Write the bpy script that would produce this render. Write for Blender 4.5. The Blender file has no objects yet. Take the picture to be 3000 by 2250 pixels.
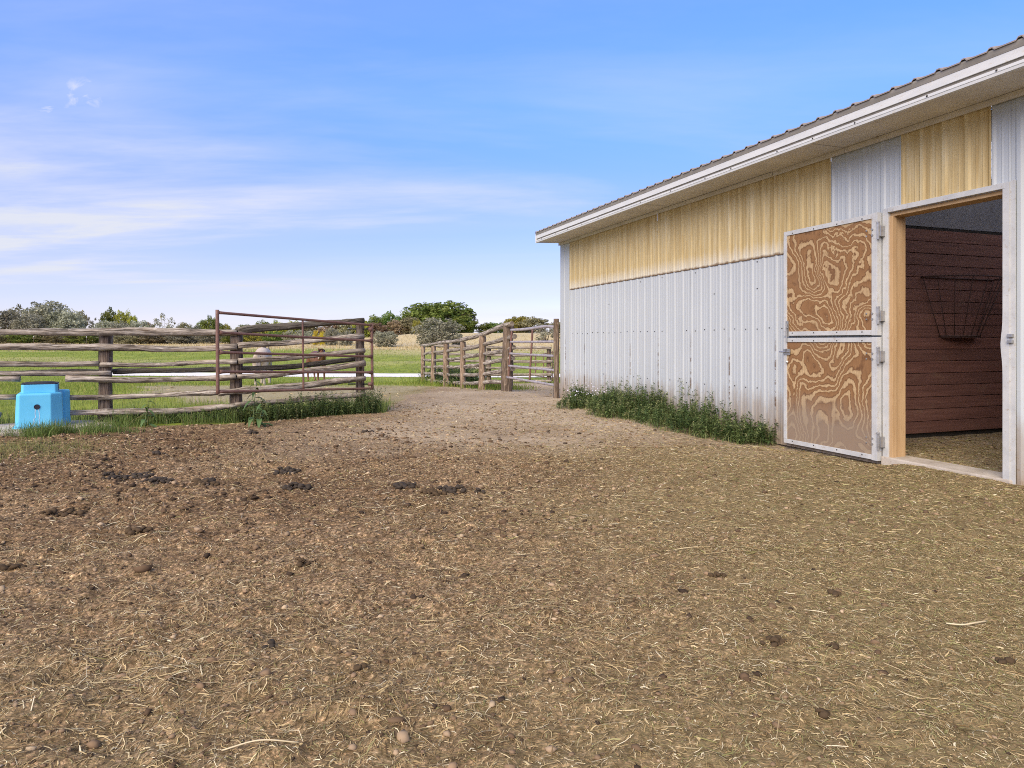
import bpy, bmesh, math, random
import numpy as np
from mathutils import Vector, Matrix

random.seed(7)
RNG = np.random.default_rng(11)
R = math.radians
scene = bpy.context.scene
col = scene.collection

# ------------------------------------------------------------------ camera, sky, sun, exposure
CAM_H, FPX, HORIZON = 1.25, 2000.0, 1000.0          # measured on the 3000 x 2250 photograph
cam_data = bpy.data.cameras.new("camera")
cam_data.sensor_width = 36.0
cam_data.lens = 36.0 * FPX / 3000.0
cam_data.shift_y = (HORIZON - 1125.0) / 3000.0
cam_data.clip_start = 0.05
cam_data.clip_end = 2000.0
cam = bpy.data.objects.new("camera", cam_data)
cam.location = (0, 0, CAM_H)
cam.rotation_euler = (R(90), 0, 0)
col.objects.link(cam)
scene.camera = cam

SUN_EL, SUN_AZ = 34.0, 206.0                          # azimuth: compass-like, 0 = +Y, clockwise
world = bpy.data.worlds.new("World")
scene.world = world
world.use_nodes = True


def build_world():
    nt = world.node_tree
    nt.nodes.clear()
    N, L = nt.nodes.new, nt.links.new
    out = N("ShaderNodeOutputWorld")
    bg = N("ShaderNodeBackground")
    bg.inputs["Strength"].default_value = 0.095
    L(bg.outputs[0], out.inputs[0])
    sky = N("ShaderNodeTexSky")
    sky.sky_type = 'NISHITA'
    sky.sun_disc = False
    sky.sun_elevation = R(SUN_EL)
    sky.sun_rotation = R(SUN_AZ)
    sky.air_density = 1.0
    sky.dust_density = 0.6
    sky.ozone_density = 2.5
    sky.altitude = 1500
    tc = N("ShaderNodeTexCoord")
    sep = N("ShaderNodeSeparateXYZ")
    L(tc.outputs["Generated"], sep.inputs[0])

    def m(op, a, b=None, c=None, clamp=False):
        n = N("ShaderNodeMath")
        n.operation = op
        n.use_clamp = clamp
        for i, v in enumerate((a, b, c)):
            if v is None:
                continue
            if isinstance(v, (int, float)):
                n.inputs[i].default_value = v
            else:
                L(v, n.inputs[i])
        return n.outputs[0]

    def ramp(fac, stops):
        n = N("ShaderNodeValToRGB")
        cr = n.color_ramp
        while len(cr.elements) < len(stops):
            cr.elements.new(0.5)
        for e, (p, c) in zip(cr.elements, stops):
            e.position = p
            e.color = (*c, 1) if len(c) == 3 else c
        L(fac, n.inputs[0])
        return n.outputs[0]

    z = m('MAXIMUM', sep.outputs[2], 0.0)
    # grade of the clear sky by elevation (a deep late-summer blue that pales to the horizon)
    grade = ramp(z, [(0.0, (0.82, 0.66, 0.84)), (0.10, (0.68, 0.63, 0.93)), (0.20, (0.54, 0.68, 1.16)), (0.33, (0.66, 0.98, 1.72)),
                     (0.46, (0.58, 1.08, 2.0)), (0.8, (1.0, 1.0, 1.2))])
    mul = N("ShaderNodeMix")
    mul.data_type = 'RGBA'
    mul.blend_type = 'MULTIPLY'
    mul.inputs[0].default_value = 1.0
    L(sky.outputs[0], mul.inputs[6])
    L(grade, mul.inputs[7])
    # thin high cloud: noise on a flat layer overhead
    zz = m('ADD', z, 0.09)
    px = m('DIVIDE', sep.outputs[0], zz)
    py = m('DIVIDE', sep.outputs[1], zz)
    comb = N("ShaderNodeCombineXYZ")
    L(px, comb.inputs[0])
    L(py, comb.inputs[1])
    mp = N("ShaderNodeMapping")
    mp.inputs["Rotation"].default_value = (0, 0, R(-14))
    mp.inputs["Scale"].default_value = (0.30, 0.85, 1)
    mp.inputs["Location"].default_value = (1.7, 0.35, 0)
    L(comb.outputs[0], mp.inputs[0])
    n1 = N("ShaderNodeTexNoise")
    n1.inputs["Scale"].default_value = 0.9
    n1.inputs["Detail"].default_value = 5
    n1.inputs["Roughness"].default_value = 0.5
    n1.inputs["Distortion"].default_value = 0.5
    L(mp.outputs[0], n1.inputs[0])
    n2 = N("ShaderNodeTexNoise")
    n2.inputs["Scale"].default_value = 3.2
    n2.inputs["Detail"].default_value = 6
    n2.inputs["Roughness"].default_value = 0.6
    n2.inputs["Distortion"].default_value = 0.3
    L(mp.outputs[0], n2.inputs[0])
    veil = ramp(n1.outputs[0], [(0.34, (0, 0, 0)), (0.64, (1, 1, 1))])
    wisp = ramp(n2.outputs[0], [(0.40, (0, 0, 0)), (0.72, (1, 1, 1))])
    cl = m('ADD', m('MULTIPLY', veil, 0.62), m('MULTIPLY', m('MULTIPLY', wisp, veil), 0.55))
    # more veil low down, and to the left of the view (west); thinner in the blue part
    low = ramp(z, [(0.0, (0.95,) * 3), (0.10, (1.0,) * 3), (0.20, (0.90,) * 3), (0.30, (0.52,) * 3), (0.40, (0.34,) * 3), (0.50, (0.36,) * 3), (0.75, (0.9,) * 3)])
    side = m('MULTIPLY_ADD', sep.outputs[0], -0.75, 0.62, clamp=True)
    cl = m('MULTIPLY', m('MULTIPLY', cl, low), m('ADD', side, 0.12), clamp=True)
    base = ramp(z, [(0.0, (0.92,) * 3), (0.05, (0.62,) * 3), (0.12, (0.52,) * 3), (0.24, (0.19,) * 3), (0.34, (0.05,) * 3), (0.48, (0.0,) * 3), (0.72, (0.80,) * 3)])
    cl = m('MAXIMUM', cl, m('MULTIPLY', base, m('ADD', m('MULTIPLY', veil, 0.45), 0.55)))
    # two small fair-weather puffs high on the left
    n3 = N("ShaderNodeTexNoise")
    n3.inputs["Scale"].default_value = 34.0
    n3.inputs["Detail"].default_value = 5
    n3.inputs["Roughness"].default_value = 0.6
    n3.inputs["Distortion"].default_value = 0.6
    L(tc.outputs["Generated"], n3.inputs[0])
    for c, r in (((-0.537, 0.797, 0.277), 0.026), ((-0.507, 0.811, 0.292), 0.032)):
        d = N("ShaderNodeVectorMath")
        d.operation = 'DISTANCE'
        L(tc.outputs["Generated"], d.inputs[0])
        d.inputs[1].default_value = c
        f = m('SUBTRACT', 1.0, m('DIVIDE', d.outputs["Value"], r), clamp=True)
        f = m('MULTIPLY', f, ramp(n3.outputs[0], [(0.38, (0, 0, 0)), (0.68, (1, 1, 1))]))
        cl = m('MAXIMUM', cl, m('MULTIPLY', f, 1.5), clamp=False)
        cl = m('MINIMUM', cl, 0.95)
    mix = N("ShaderNodeMix")
    mix.data_type = 'RGBA'
    L(cl, mix.inputs[0])
    L(mul.outputs[2], mix.inputs[6])
    mix.inputs[7].default_value = (4.2, 4.33, 4.8, 1)
    L(mix.outputs[2], bg.inputs[0])


build_world()

sun_data = bpy.data.lights.new("sun", 'SUN')
sun_data.energy = 2.6
sun_data.angle = R(50)
sun_data.color = (1.0, 0.84, 0.62)
sun = bpy.data.objects.new("sun", sun_data)
_d = Vector((math.sin(R(SUN_AZ)) * math.cos(R(SUN_EL)), math.cos(R(SUN_AZ)) * math.cos(R(SUN_EL)), math.sin(R(SUN_EL))))
sun.rotation_euler = _d.to_track_quat('Z', 'Y').to_euler()
sun.location = (0, -5, 20)
col.objects.link(sun)

scene.view_settings.view_transform = 'Standard'
scene.view_settings.look = 'None'
scene.view_settings.exposure = 1.0
scene.view_settings.gamma = 1.0
scene.view_settings.use_curve_mapping = False
scene.render.engine = 'CYCLES'
scene.cycles.use_denoising = False
scene.cycles.pixel_filter_type = 'BLACKMAN_HARRIS'
scene.cycles.filter_width = 1.0
scene.cycles.max_bounces = 8
scene.cycles.transparent_max_bounces = 8


# ------------------------------------------------------------------ helpers
def P(x, y, Y):
    """photograph pixel + depth -> point in the place"""
    return Vector(((x - 1500.0) / FPX * Y, Y, CAM_H + (HORIZON - y) / FPX * Y))


def _hash(ix, iy, seed):
    h = (ix.astype(np.int64) * 374761393 + iy.astype(np.int64) * 668265263 + seed * 1442695041) & 0x7fffffff
    h = ((h ^ (h >> 13)) * 1274126177) & 0x7fffffff
    h = (h ^ (h >> 16)) & 0xffffff
    return h / float(0xffffff)


def vnoise(x, y, seed=0):
    x = np.asarray(x, float)
    y = np.asarray(y, float)
    ix, iy = np.floor(x), np.floor(y)
    fx, fy = x - ix, y - iy
    fx = fx * fx * (3 - 2 * fx)
    fy = fy * fy * (3 - 2 * fy)
    a, b = _hash(ix, iy, seed), _hash(ix + 1, iy, seed)
    c, d = _hash(ix, iy + 1, seed), _hash(ix + 1, iy + 1, seed)
    return (a * (1 - fx) + b * fx) * (1 - fy) + (c * (1 - fx) + d * fx) * fy


def fbm(x, y, seed=0, octaves=4, gain=0.5):
    s, amp, tot = 0.0, 1.0, 0.0
    for o in range(octaves):
        s = s + amp * vnoise(x * 2 ** o + o * 17.3, y * 2 ** o - o * 9.1, seed + o)
        tot += amp
        amp *= gain
    return s / tot


def sstep(a, b, x):
    t = np.clip((np.asarray(x, float) - a) / (b - a), 0, 1)
    return t * t * (3 - 2 * t)


# barn frame: s runs along the front wall from its far corner towards the camera, i runs into the barn
BARN_O = Vector((1.089, 15.12, 0.0))
SD = np.array((0.3412, -0.9400))
ID = np.array((0.9400, 0.3412))


def to_si(x, y):
    dx, dy = x - BARN_O.x, y - BARN_O.y
    return dx * SD[0] + dy * SD[1], dx * ID[0] + dy * ID[1]


def from_si(s, i):
    return BARN_O.x + s * SD[0] + i * ID[0], BARN_O.y + s * SD[1] + i * ID[1]


FENCE_PX = [(-500, 9.2), (0, 9.85), (110, 10.05), (310, 10.35), (692, 10.95), (1055, 12.15)]


def fence_depth(x):
    return float(np.interp(x, [p[0] for p in FENCE_PX], [p[1] for p in FENCE_PX]))


_FX = np.array([(p[0] - 1500) / FPX * p[1] for p in FENCE_PX])
_FY = np.array([p[1] for p in FENCE_PX])


def fence_y(x):
    """depth of the left fence line at world x"""
    return np.interp(x, _FX, _FY)


def dirt_mask(x, y):
    """1 where the ground is bare (yard, lane), 0 where grass grows"""
    w = (fbm(x * 1.3, y * 1.3, 31, 4) - 0.5) * 1.1
    w2 = (fbm(x * 0.35, y * 0.35, 47, 3) - 0.5) * 3.0
    front = fence_y(x) - 0.36 - 0.25 * sstep(-3.6, -6.5, x)
    yard = sstep(0.12, -0.16, (y + w * 0.55) - front)
    # lane past the end of the fence
    right = sstep(-2.75, -2.25, x + w * 0.5) * sstep(30.0, 28.6, y + w2 * 0.4)
    behind = sstep(-2.4 - 0.0, -1.6, (y - 12.4) * 0.62 + (x + 4.4) * 1.0 + w2 * 0.9 - 0.4) * sstep(13.2, 14.6, y + w) * sstep(27.5, 23.0, y + w2)
    lane = np.maximum(right, behind * 0.8)
    far_ok = sstep(31.0, 29.5, y)
    return np.clip(np.maximum(yard, lane) * far_ok, 0, 1)


def terrain_base(x, y):
    x = np.asarray(x, float)
    y = np.asarray(y, float)
    z = np.interp(y, [-400, 13.5, 17, 22, 29, 33, 44, 60, 85, 110, 140, 200, 600], [0, 0, -0.03, -0.24, -0.55, -0.63, -0.63, -0.36, 0.10, 0.52, 1.0, 1.7, 4.0])
    hill = sstep(-45, -18, x) * sstep(100, 150, y) * 1.9
    z = z + hill
    # low spot worn in front of the open door
    s, i = to_si(x, y)
    z = z - 0.075 * sstep(6.2, 6.9, s) * sstep(8.75, 8.3, s) * sstep(-0.9, -0.1, i) * sstep(0.6, 0.1, i)
    z = z + 0.05 * sstep(-0.9, -0.05, i) * sstep(0.2, 0.8, s) * sstep(6.4, 5.6, s) * sstep(0.5, 0.1, i)
    return z


def terrain(x, y):
    x = np.asarray(x, float)
    y = np.asarray(y, float)
    z = terrain_base(x, y)
    d = dirt_mask(x, y)
    churn = 0.8 * sstep(2.6, -1.5, x) * sstep(11.5, 8.0, y)           # trodden by hooves on the left of the yard
    near = sstep(40, 20, y)
    z = z + (fbm(x * 0.45, y * 0.45, 3, 3) - 0.5) * 0.07 * near
    z = z + (fbm(x * 2.6, y * 2.6, 5, 4) - 0.5) * (0.030 + 0.045 * churn) * d
    lump = np.clip(fbm(x * 7.5, y * 7.5, 8, 3) - 0.50, 0, 1)
    z = z + lump * (0.03 + 0.085 * churn) * d
    fine = fbm(x * 22, y * 22, 13, 2) - 0.5
    z = z + fine * (0.012 + 0.016 * churn) * d
    z = z + (fbm(x * 0.12, y * 0.12, 77, 3) - 0.5) * 0.35 * sstep(45, 90, y)
    return z


def tz(x, y):
    return float(terrain(np.array([x]), np.array([y]))[0])


def mesh_np(name, V, F=None, loops=None, starts=None, totals=None, smooth=False):
    me = bpy.data.meshes.new(name)
    V = np.asarray(V, np.float32)
    me.vertices.add(len(V))
    me.vertices.foreach_set("co", V.ravel())
    if F is not None:
        F = np.asarray(F, np.int32)
        k = F.shape[1]
        me.loops.add(F.size)
        me.polygons.add(len(F))
        me.loops.foreach_set("vertex_index", F.ravel())
        me.polygons.foreach_set("loop_start", np.arange(0, F.size, k, dtype=np.int32))
    me.update(calc_edges=True)
    me.validate()
    if smooth:
        me.polygons.foreach_set("use_smooth", np.ones(len(me.polygons), bool))
    return me


def link(name, me, mat=None, parent=None):
    o = bpy.data.objects.new(name, me)
    if mat is not None and me is not None and len(me.materials) == 0:
        me.materials.append(mat)
    col.objects.link(o)
    if parent is not None:
        o.parent = parent
    return o


def tag(o, label=None, cat=None, group=None, kind=None):
    if label:
        o['label'] = label
    if cat:
        o['category'] = cat
    if group:
        o['group'] = group
    if kind:
        o['kind'] = kind
    return o


def empty(name, loc=(0, 0, 0), rz=0.0):
    o = bpy.data.objects.new(name, None)
    o.location = loc
    o.rotation_euler = (0, 0, rz)
    o.empty_display_size = 0.2
    col.objects.link(o)
    return o


class MB:
    """collects boxes, tubes and prisms, then links them as ONE mesh object"""

    def __init__(self):
        self.v, self.f, self.uv = [], [], []

    def add(self, verts, faces, uvs=None):
        b = len(self.v)
        self.v += [tuple(p) for p in verts]
        for k, f in enumerate(faces):
            self.f.append(tuple(b + i for i in f))
            self.uv.append(uvs[k] if uvs else None)

    def box(self, a, b):
        x0, y0, z0 = (min(a[k], b[k]) for k in range(3))
        x1, y1, z1 = (max(a[k], b[k]) for k in range(3))
        vs = [(x0, y0, z0), (x1, y0, z0), (x1, y1, z0), (x0, y1, z0), (x0, y0, z1), (x1, y0, z1), (x1, y1, z1), (x0, y1, z1)]
        self.add(vs, [(0, 3, 2, 1), (4, 5, 6, 7), (0, 1, 5, 4), (1, 2, 6, 5), (2, 3, 7, 6), (3, 0, 4, 7)])

    def prism(self, outline, axis, a0, a1):
        """closed outline (list of 2-D points) drawn out along an axis"""
        n = len(outline)
        ring = []
        for a in (a0, a1):
            for p, q in outline:
                ring.append({'x': (a, p, q), 'y': (p, a, q), 'z': (p, q, a)}[axis])
        faces = [tuple(range(n - 1, -1, -1)), tuple(range(n, 2 * n))]
        faces += [(k, (k + 1) % n, n + (k + 1) % n, n + k) for k in range(n)]
        self.add(ring, faces)

    def tube(self, pts, rad, n=8, caps=True, wobble=0.0, seed=0, squash=None, cap_bulge=0.0):
        pts = [Vector(p) for p in pts]
        if isinstance(rad, (int, float)):
            rad = [rad] * len(pts)
        rnd = random.Random(seed)
        up = Vector((0, 0, 1))
        rings, along, acc = [], [], 0.0
        ref = None
        ph = [rnd.uniform(0, 6.28) for _ in range(4)]
        for k, p in enumerate(pts):
            t = (pts[min(k + 1, len(pts) - 1)] - pts[max(k - 1, 0)]).normalized()
            if ref is None:
                ref = up if abs(t.z) < 0.8 else Vector((1, 0, 0))
            a = t.cross(ref).normalized()
            b = a.cross(t).normalized()
            if k:
                acc += (p - pts[k - 1]).length
            along.append(acc)
            ring = []
            for j in range(n):
                ang = 2 * math.pi * j / n
                w = 1 + wobble * (0.6 * math.sin(2 * ang + ph[0] + acc * 1.7) + 0.5 * math.sin(3 * ang + ph[1] - acc * 2.9) + rnd.uniform(-0.5, 0.5))
                ring.append(p + (a * math.cos(ang) + b * math.sin(ang)) * rad[k] * w)
            rings.append(ring)
        verts = [q for r_ in rings for q in r_]
        faces, uvs = [], []
        circ = 2 * math.pi * rad[0]
        for k in range(len(pts) - 1):
            for j in range(n):
                j2 = (j + 1) % n
                faces.append((k * n + j, k * n + j2, (k + 1) * n + j2, (k + 1) * n + j))
                uvs.append(((along[k], circ * j / n), (along[k], circ * (j + 1) / n), (along[k + 1], circ * (j + 1) / n), (along[k + 1], circ * j / n)))
        if caps:
            for base, rev in ((0, True), ((len(pts) - 1) * n, False)):
                idx = [base + j for j in range(n)]
                if rev:
                    idx = idx[::-1]
                faces.append(tuple(idx))
                uvs.append(tuple((50 + 0.02 * math.cos(j * 6.28 / n), 0.3 * math.sin(j * 6.28 / n)) for j in range(n)))
        self.add(verts, faces, uvs)

    def build(self, name, mat, parent=None, smooth=False, bevel=0.0):
        me = bpy.data.meshes.new(name)
        me.from_pydata(self.v, [], self.f)
        if any(u is not None for u in self.uv):
            lay = me.uv_layers.new(name="UVMap")
            k = 0
            for f, u in zip(self.f, self.uv):
                for q in range(len(f)):
                    if u is not None:
                        lay.data[k].uv = u[q]
                    k += 1
        me.update()
        if bevel:
            bm = bmesh.new()
            bm.from_mesh(me)
            bmesh.ops.bevel(bm, geom=list(bm.edges), offset=bevel, segments=2, affect='EDGES', profile=0.6, clamp_overlap=True)
            bm.to_mesh(me)
            bm.free()
        if smooth:
            for p in me.polygons:
                p.use_smooth = len(p.vertices) <= 4
        return link(name, me, mat, parent)


# ------------------------------------------------------------------ materials
class Mat:
    def __init__(self, name, rough=0.8, spec=0.3):
        self.m = bpy.data.materials.new(name)
        self.m.use_nodes = True
        self.nt = self.m.node_tree
        self.b = self.nt.nodes["Principled BSDF"]
        self.b.inputs["Roughness"].default_value = rough
        self.b.inputs["Specular IOR Level"].default_value = spec
        self._tc = None

    def n(self, t):
        return self.nt.nodes.new(t)

    def L(self, a, b):
        self.nt.links.new(a, b)

    def put(self, sock, v):
        if isinstance(v, (int, float)):
            sock.default_value = v
        elif isinstance(v, tuple):
            sock.default_value = v if len(v) == 4 or len(sock.default_value) == 3 else (*v, 1)
        else:
            self.L(v, sock)

    def tc(self, which="Object"):
        if self._tc is None:
            self._tc = self.n("ShaderNodeTexCoord")
        return self._tc.outputs[which]

    def pos(self):
        return self.n("ShaderNodeNewGeometry").outputs["Position"]

    def rand(self):
        return self.n("ShaderNodeObjectInfo").outputs["Random"]

    def attr(self, name, out="Fac"):
        a = self.n("ShaderNodeAttribute")
        a.attribute_name = name
        return a.outputs[out]

    def map(self, vec, scale=(1, 1, 1), loc=(0, 0, 0), rot=(0, 0, 0)):
        m = self.n("ShaderNodeMapping")
        self.L(vec, m.inputs[0])
        self.put(m.inputs["Scale"], scale)
        self.put(m.inputs["Location"], loc)
        self.put(m.inputs["Rotation"], rot)
        return m.outputs[0]

    def noise(self, vec, scale, detail=3, rough=0.5, dist=0.0, out=0):
        t = self.n("ShaderNodeTexNoise")
        self.L(vec, t.inputs["Vector"])
        self.put(t.inputs["Scale"], scale)
        t.inputs["Detail"].default_value = detail
        t.inputs["Roughness"].default_value = rough
        t.inputs["Distortion"].default_value = dist
        return t.outputs[out]

    def voro(self, vec, scale, out="Distance", feature='F1'):
        t = self.n("ShaderNodeTexVoronoi")
        t.feature = feature
        self.L(vec, t.inputs["Vector"])
        self.put(t.inputs["Scale"], scale)
        return t.outputs[out]

    def math(self, op, a, b=0.0, c=0.0, clamp=False):
        n = self.n("ShaderNodeMath")
        n.operation = op
        n.use_clamp = clamp
        self.put(n.inputs[0], a)
        self.put(n.inputs[1], b)
        self.put(n.inputs[2], c)
        return n.outputs[0]

    def ramp(self, fac, stops, interp='LINEAR'):
        n = self.n("ShaderNodeValToRGB")
        cr = n.color_ramp
        cr.interpolation = interp
        while len(cr.elements) < len(stops):
            cr.elements.new(0.5)
        for e, (p, c) in zip(cr.elements, stops):
            e.position = p
            if isinstance(c, (int, float)):
                c = (c, c, c)
            e.color = (*c, 1)
        self.put(n.inputs[0], fac)
        return n.outputs[0]

    def mix(self, fac, a, b, mode='MIX'):
        n = self.n("ShaderNodeMix")
        n.data_type = 'RGBA'
        n.blend_type = mode
        n.clamp_factor = True
        self.put(n.inputs[0], fac)
        self.put(n.inputs[6], a)
        self.put(n.inputs[7], b)
        return n.outputs[2]

    def sep(self, v):
        n = self.n("ShaderNodeSeparateXYZ")
        self.L(v, n.inputs[0])
        return n.outputs

    def base(self, c):
        self.put(self.b.inputs["Base Color"], c)
        return self

    def rough(self, c):
        self.put(self.b.inputs["Roughness"], c)

    def bump(self, h, strength=0.5, dist=0.01):
        n = self.n("ShaderNodeBump")
        n.inputs["Strength"].default_value = strength
        n.inputs["Distance"].default_value = dist
        self.put(n.inputs["Height"], h)
        self.L(n.outputs[0], self.b.inputs["Normal"])


def mat_ground():
    M = Mat("ground", 0.95, 0.12)
    p = M.pos()
    dirt, straw, pale, dry, damp = (M.attr(k) for k in ("dirt", "straw", "pale", "dry", "damp"))
    n_big = M.noise(p, 0.55, 4, 0.55)
    n_mid = M.noise(p, 4.0, 5, 0.6)
    n_fine = M.noise(p, 38, 4, 0.65)
    n_grit = M.noise(p, 150, 3, 0.7)
    soil = M.ramp(n_mid, [(0.30, (0.220, 0.143, 0.087)), (0.52, (0.39, 0.265, 0.163)), (0.74, (0.54, 0.395, 0.257))])
    soil = M.mix(M.ramp(n_fine, [(0.36, 1.0), (0.62, 0.0)]), soil, (0.060, 0.034, 0.017))
    soil = M.mix(M.ramp(n_grit, [(0.58, 0.0), (0.70, 0.75)]), soil, (0.34, 0.24, 0.14))
    for sc_, amt in ((58, 0.75), (125, 0.7)):
        vt = M.n("ShaderNodeTexVoronoi")
        M.L(M.map(p, (1.0, 1.0, 1.0), (0, 0, 0), (0, 0, R(sc_))), vt.inputs["Vector"])
        vt.inputs["Scale"].default_value = sc_
        cr_ = M.sep(vt.outputs["Color"])[0]
        gap = M.ramp(vt.outputs["Distance"], [(0.45, 0.0), (0.75, 1.0)])
        tone = M.ramp(cr_, [(0.0, (0.42, 0.38, 0.34)), (0.40, (0.92, 0.90, 0.88)), (0.72, (1.3, 1.3, 1.26)), (1.0, (2.1, 2.05, 1.9))])
        chip = M.mix(1.0, soil, tone, 'MULTIPLY')
        chip = M.mix(M.math('MULTIPLY', gap, 0.55), chip, (0.085, 0.054, 0.032))
        soil = M.mix(amt, soil, chip)
    # chopped fibre trodden into the surface: short flecks lying every way
    fl = None
    for k, ang in enumerate((12, 58, 103, 151)):
        q = M.map(p, (22, 150, 60), (k * 3.1, k * 1.7, k), (0, 0, R(ang)))
        f = M.ramp(M.noise(q, 1.0, 2, 0.5), [(0.60, 0.0), (0.68, 1.0)])
        fl = f if fl is None else M.math('MAXIMUM', fl, f)
    fib = M.mix(M.noise(p, 9, 2), (0.38, 0.285, 0.14), (0.225, 0.185, 0.08))
    soil = M.mix(M.math('MULTIPLY', fl, M.math('MULTIPLY_ADD', straw, 0.75, 0.18)), soil, fib)
    olive = M.mix(n_fine, (0.155, 0.121, 0.053), (0.32, 0.258, 0.128))
    soil = M.mix(M.math('MULTIPLY', straw, M.ramp(n_mid, [(0.3, 0.35), (0.7, 0.80)])), soil, olive)
    soil = M.mix(M.math('MULTIPLY', damp, 0.55), soil, M.mix(1.0, soil, (0.50, 0.43, 0.38), 'MULTIPLY'))
    light = M.mix(n_fine, (0.33, 0.255, 0.175), (0.56, 0.47, 0.35))
    soil = M.mix(M.math('MULTIPLY', pale, M.ramp(n_big, [(0.3, 0.55), (0.7, 1.0)])), soil, light)
    # grass ground
    g1 = M.noise(p, 0.16, 5, 0.6)
    g2 = M.noise(M.map(p, (1.0, 0.30, 1)), 1.6, 5, 0.65)
    grass = M.mix(M.ramp(g1, [(0.35, 0), (0.65, 1)]), (0.205, 0.265, 0.034), (0.320, 0.350, 0.068))
    grass = M.mix(M.ramp(g2, [(0.40, 0.7), (0.60, 0.0)]), grass, (0.135, 0.175, 0.034))
    hay = M.mix(g2, (0.44, 0.345, 0.17), (0.64, 0.53, 0.31))
    hay = M.mix(M.ramp(M.noise(p, 0.09, 4), [(0.45, 0.0), (0.7, 0.6)]), hay, (0.40, 0.345, 0.24))
    grass = M.mix(dry, grass, hay)
    M.base(M.mix(dirt, grass, soil))
    h = M.math('ADD', M.math('MULTIPLY', n_fine, 0.7), M.math('MULTIPLY', n_grit, 0.35))
    h = M.math('ADD', h, M.math('MULTIPLY', fl, 0.25))
    M.bump(h, 0.75, 0.012)
    return M.m


def mat_attr_color(name, rough=0.8, spec=0.2, trans=0.0, var=0.0, attr="tint"):
    M = Mat(name, rough, spec)
    c = M.attr(attr, "Color")
    if var:
        hs = M.n("ShaderNodeHueSaturation")
        M.L(c, hs.inputs["Color"])
        M.L(M.math('MULTIPLY_ADD', M.rand(), var, 1 - var / 2), hs.inputs["Value"])
        c = hs.outputs[0]
    M.base(c)
    if trans:
        tr = M.n("ShaderNodeBsdfTranslucent")
        M.put(tr.inputs[0], c)
        ms = M.n("ShaderNodeMixShader")
        ms.inputs[0].default_value = trans
        M.L(M.b.outputs[0], ms.inputs[1])
        M.L(tr.outputs[0], ms.inputs[2])
        M.L(ms.outputs[0], M.nt.nodes["Material Output"].inputs[0])
    return M.m


def mat_old_wood(name, light, mid, dark, warm=0.0, bark=0.25):
    """weathered round timber: UV u runs along the length (metres), v around"""
    M = Mat(name, 0.85, 0.15)
    uv = M.tc("UV")
    sh = M.n("ShaderNodeCombineXYZ")
    r = M.rand()
    M.L(M.math('MULTIPLY', r, 37.0), sh.inputs[0])
    M.L(M.math('MULTIPLY', r, 11.0), sh.inputs[2])
    va = M.n("ShaderNodeVectorMath")
    M.L(uv, va.inputs[0])
    M.L(sh.outputs[0], va.inputs[1])
    q = va.outputs[0]
    wav = M.noise(M.map(q, (1.2, 3, 1)), 1.5, 3)
    qq = M.n("ShaderNodeVectorMath")
    cmb = M.n("ShaderNodeCombineXYZ")
    M.L(M.math('MULTIPLY', wav, 0.09), cmb.inputs[1])
    M.L(q, qq.inputs[0])
    M.L(cmb.outputs[0], qq.inputs[1])
    q2 = qq.outputs[0]
    grain = M.noise(M.map(q2, (2.0, 34, 1)), 1.0, 6, 0.68)
    fine = M.noise(M.map(q2, (6, 110, 1)), 1.0, 3, 0.6)
    patch = M.noise(M.map(q, (2.0, 6, 1)), 1.3, 4, 0.6)
    c = M.ramp(grain, [(0.38, dark), (0.49, mid), (0.62, light)])
    c = M.mix(M.ramp(fine, [(0.38, 0.55), (0.58, 0.0)]), c, dark)
    c = M.mix(M.ramp(patch, [(0.56, 0.0), (0.70, bark)]), c, tuple(k * 0.55 for k in dark))
    c = M.mix(M.ramp(M.noise(q, 9, 3), [(0.60, 0.0), (0.72, 0.4)]), c, tuple(min(1, k * 1.35) for k in light))
    c = M.mix(M.math('MULTIPLY', M.ramp(patch, [(0.25, 1.0), (0.45, 0.0)]), 0.5 * warm), c, (0.30, 0.17, 0.075))
    c = M.mix(M.math('MULTIPLY_ADD', M.rand(), 0.4, 0.0), c, tuple(k * 0.62 for k in mid))
    M.base(c)
    crack = M.ramp(M.noise(M.map(q2, (1.1, 22, 1)), 1.0, 3), [(0.32, 0.0), (0.42, 1.0)])
    M.bump(M.math('ADD', M.math('MULTIPLY', grain, 0.6), crack), 1.0, 0.022)
    return M.m


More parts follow.
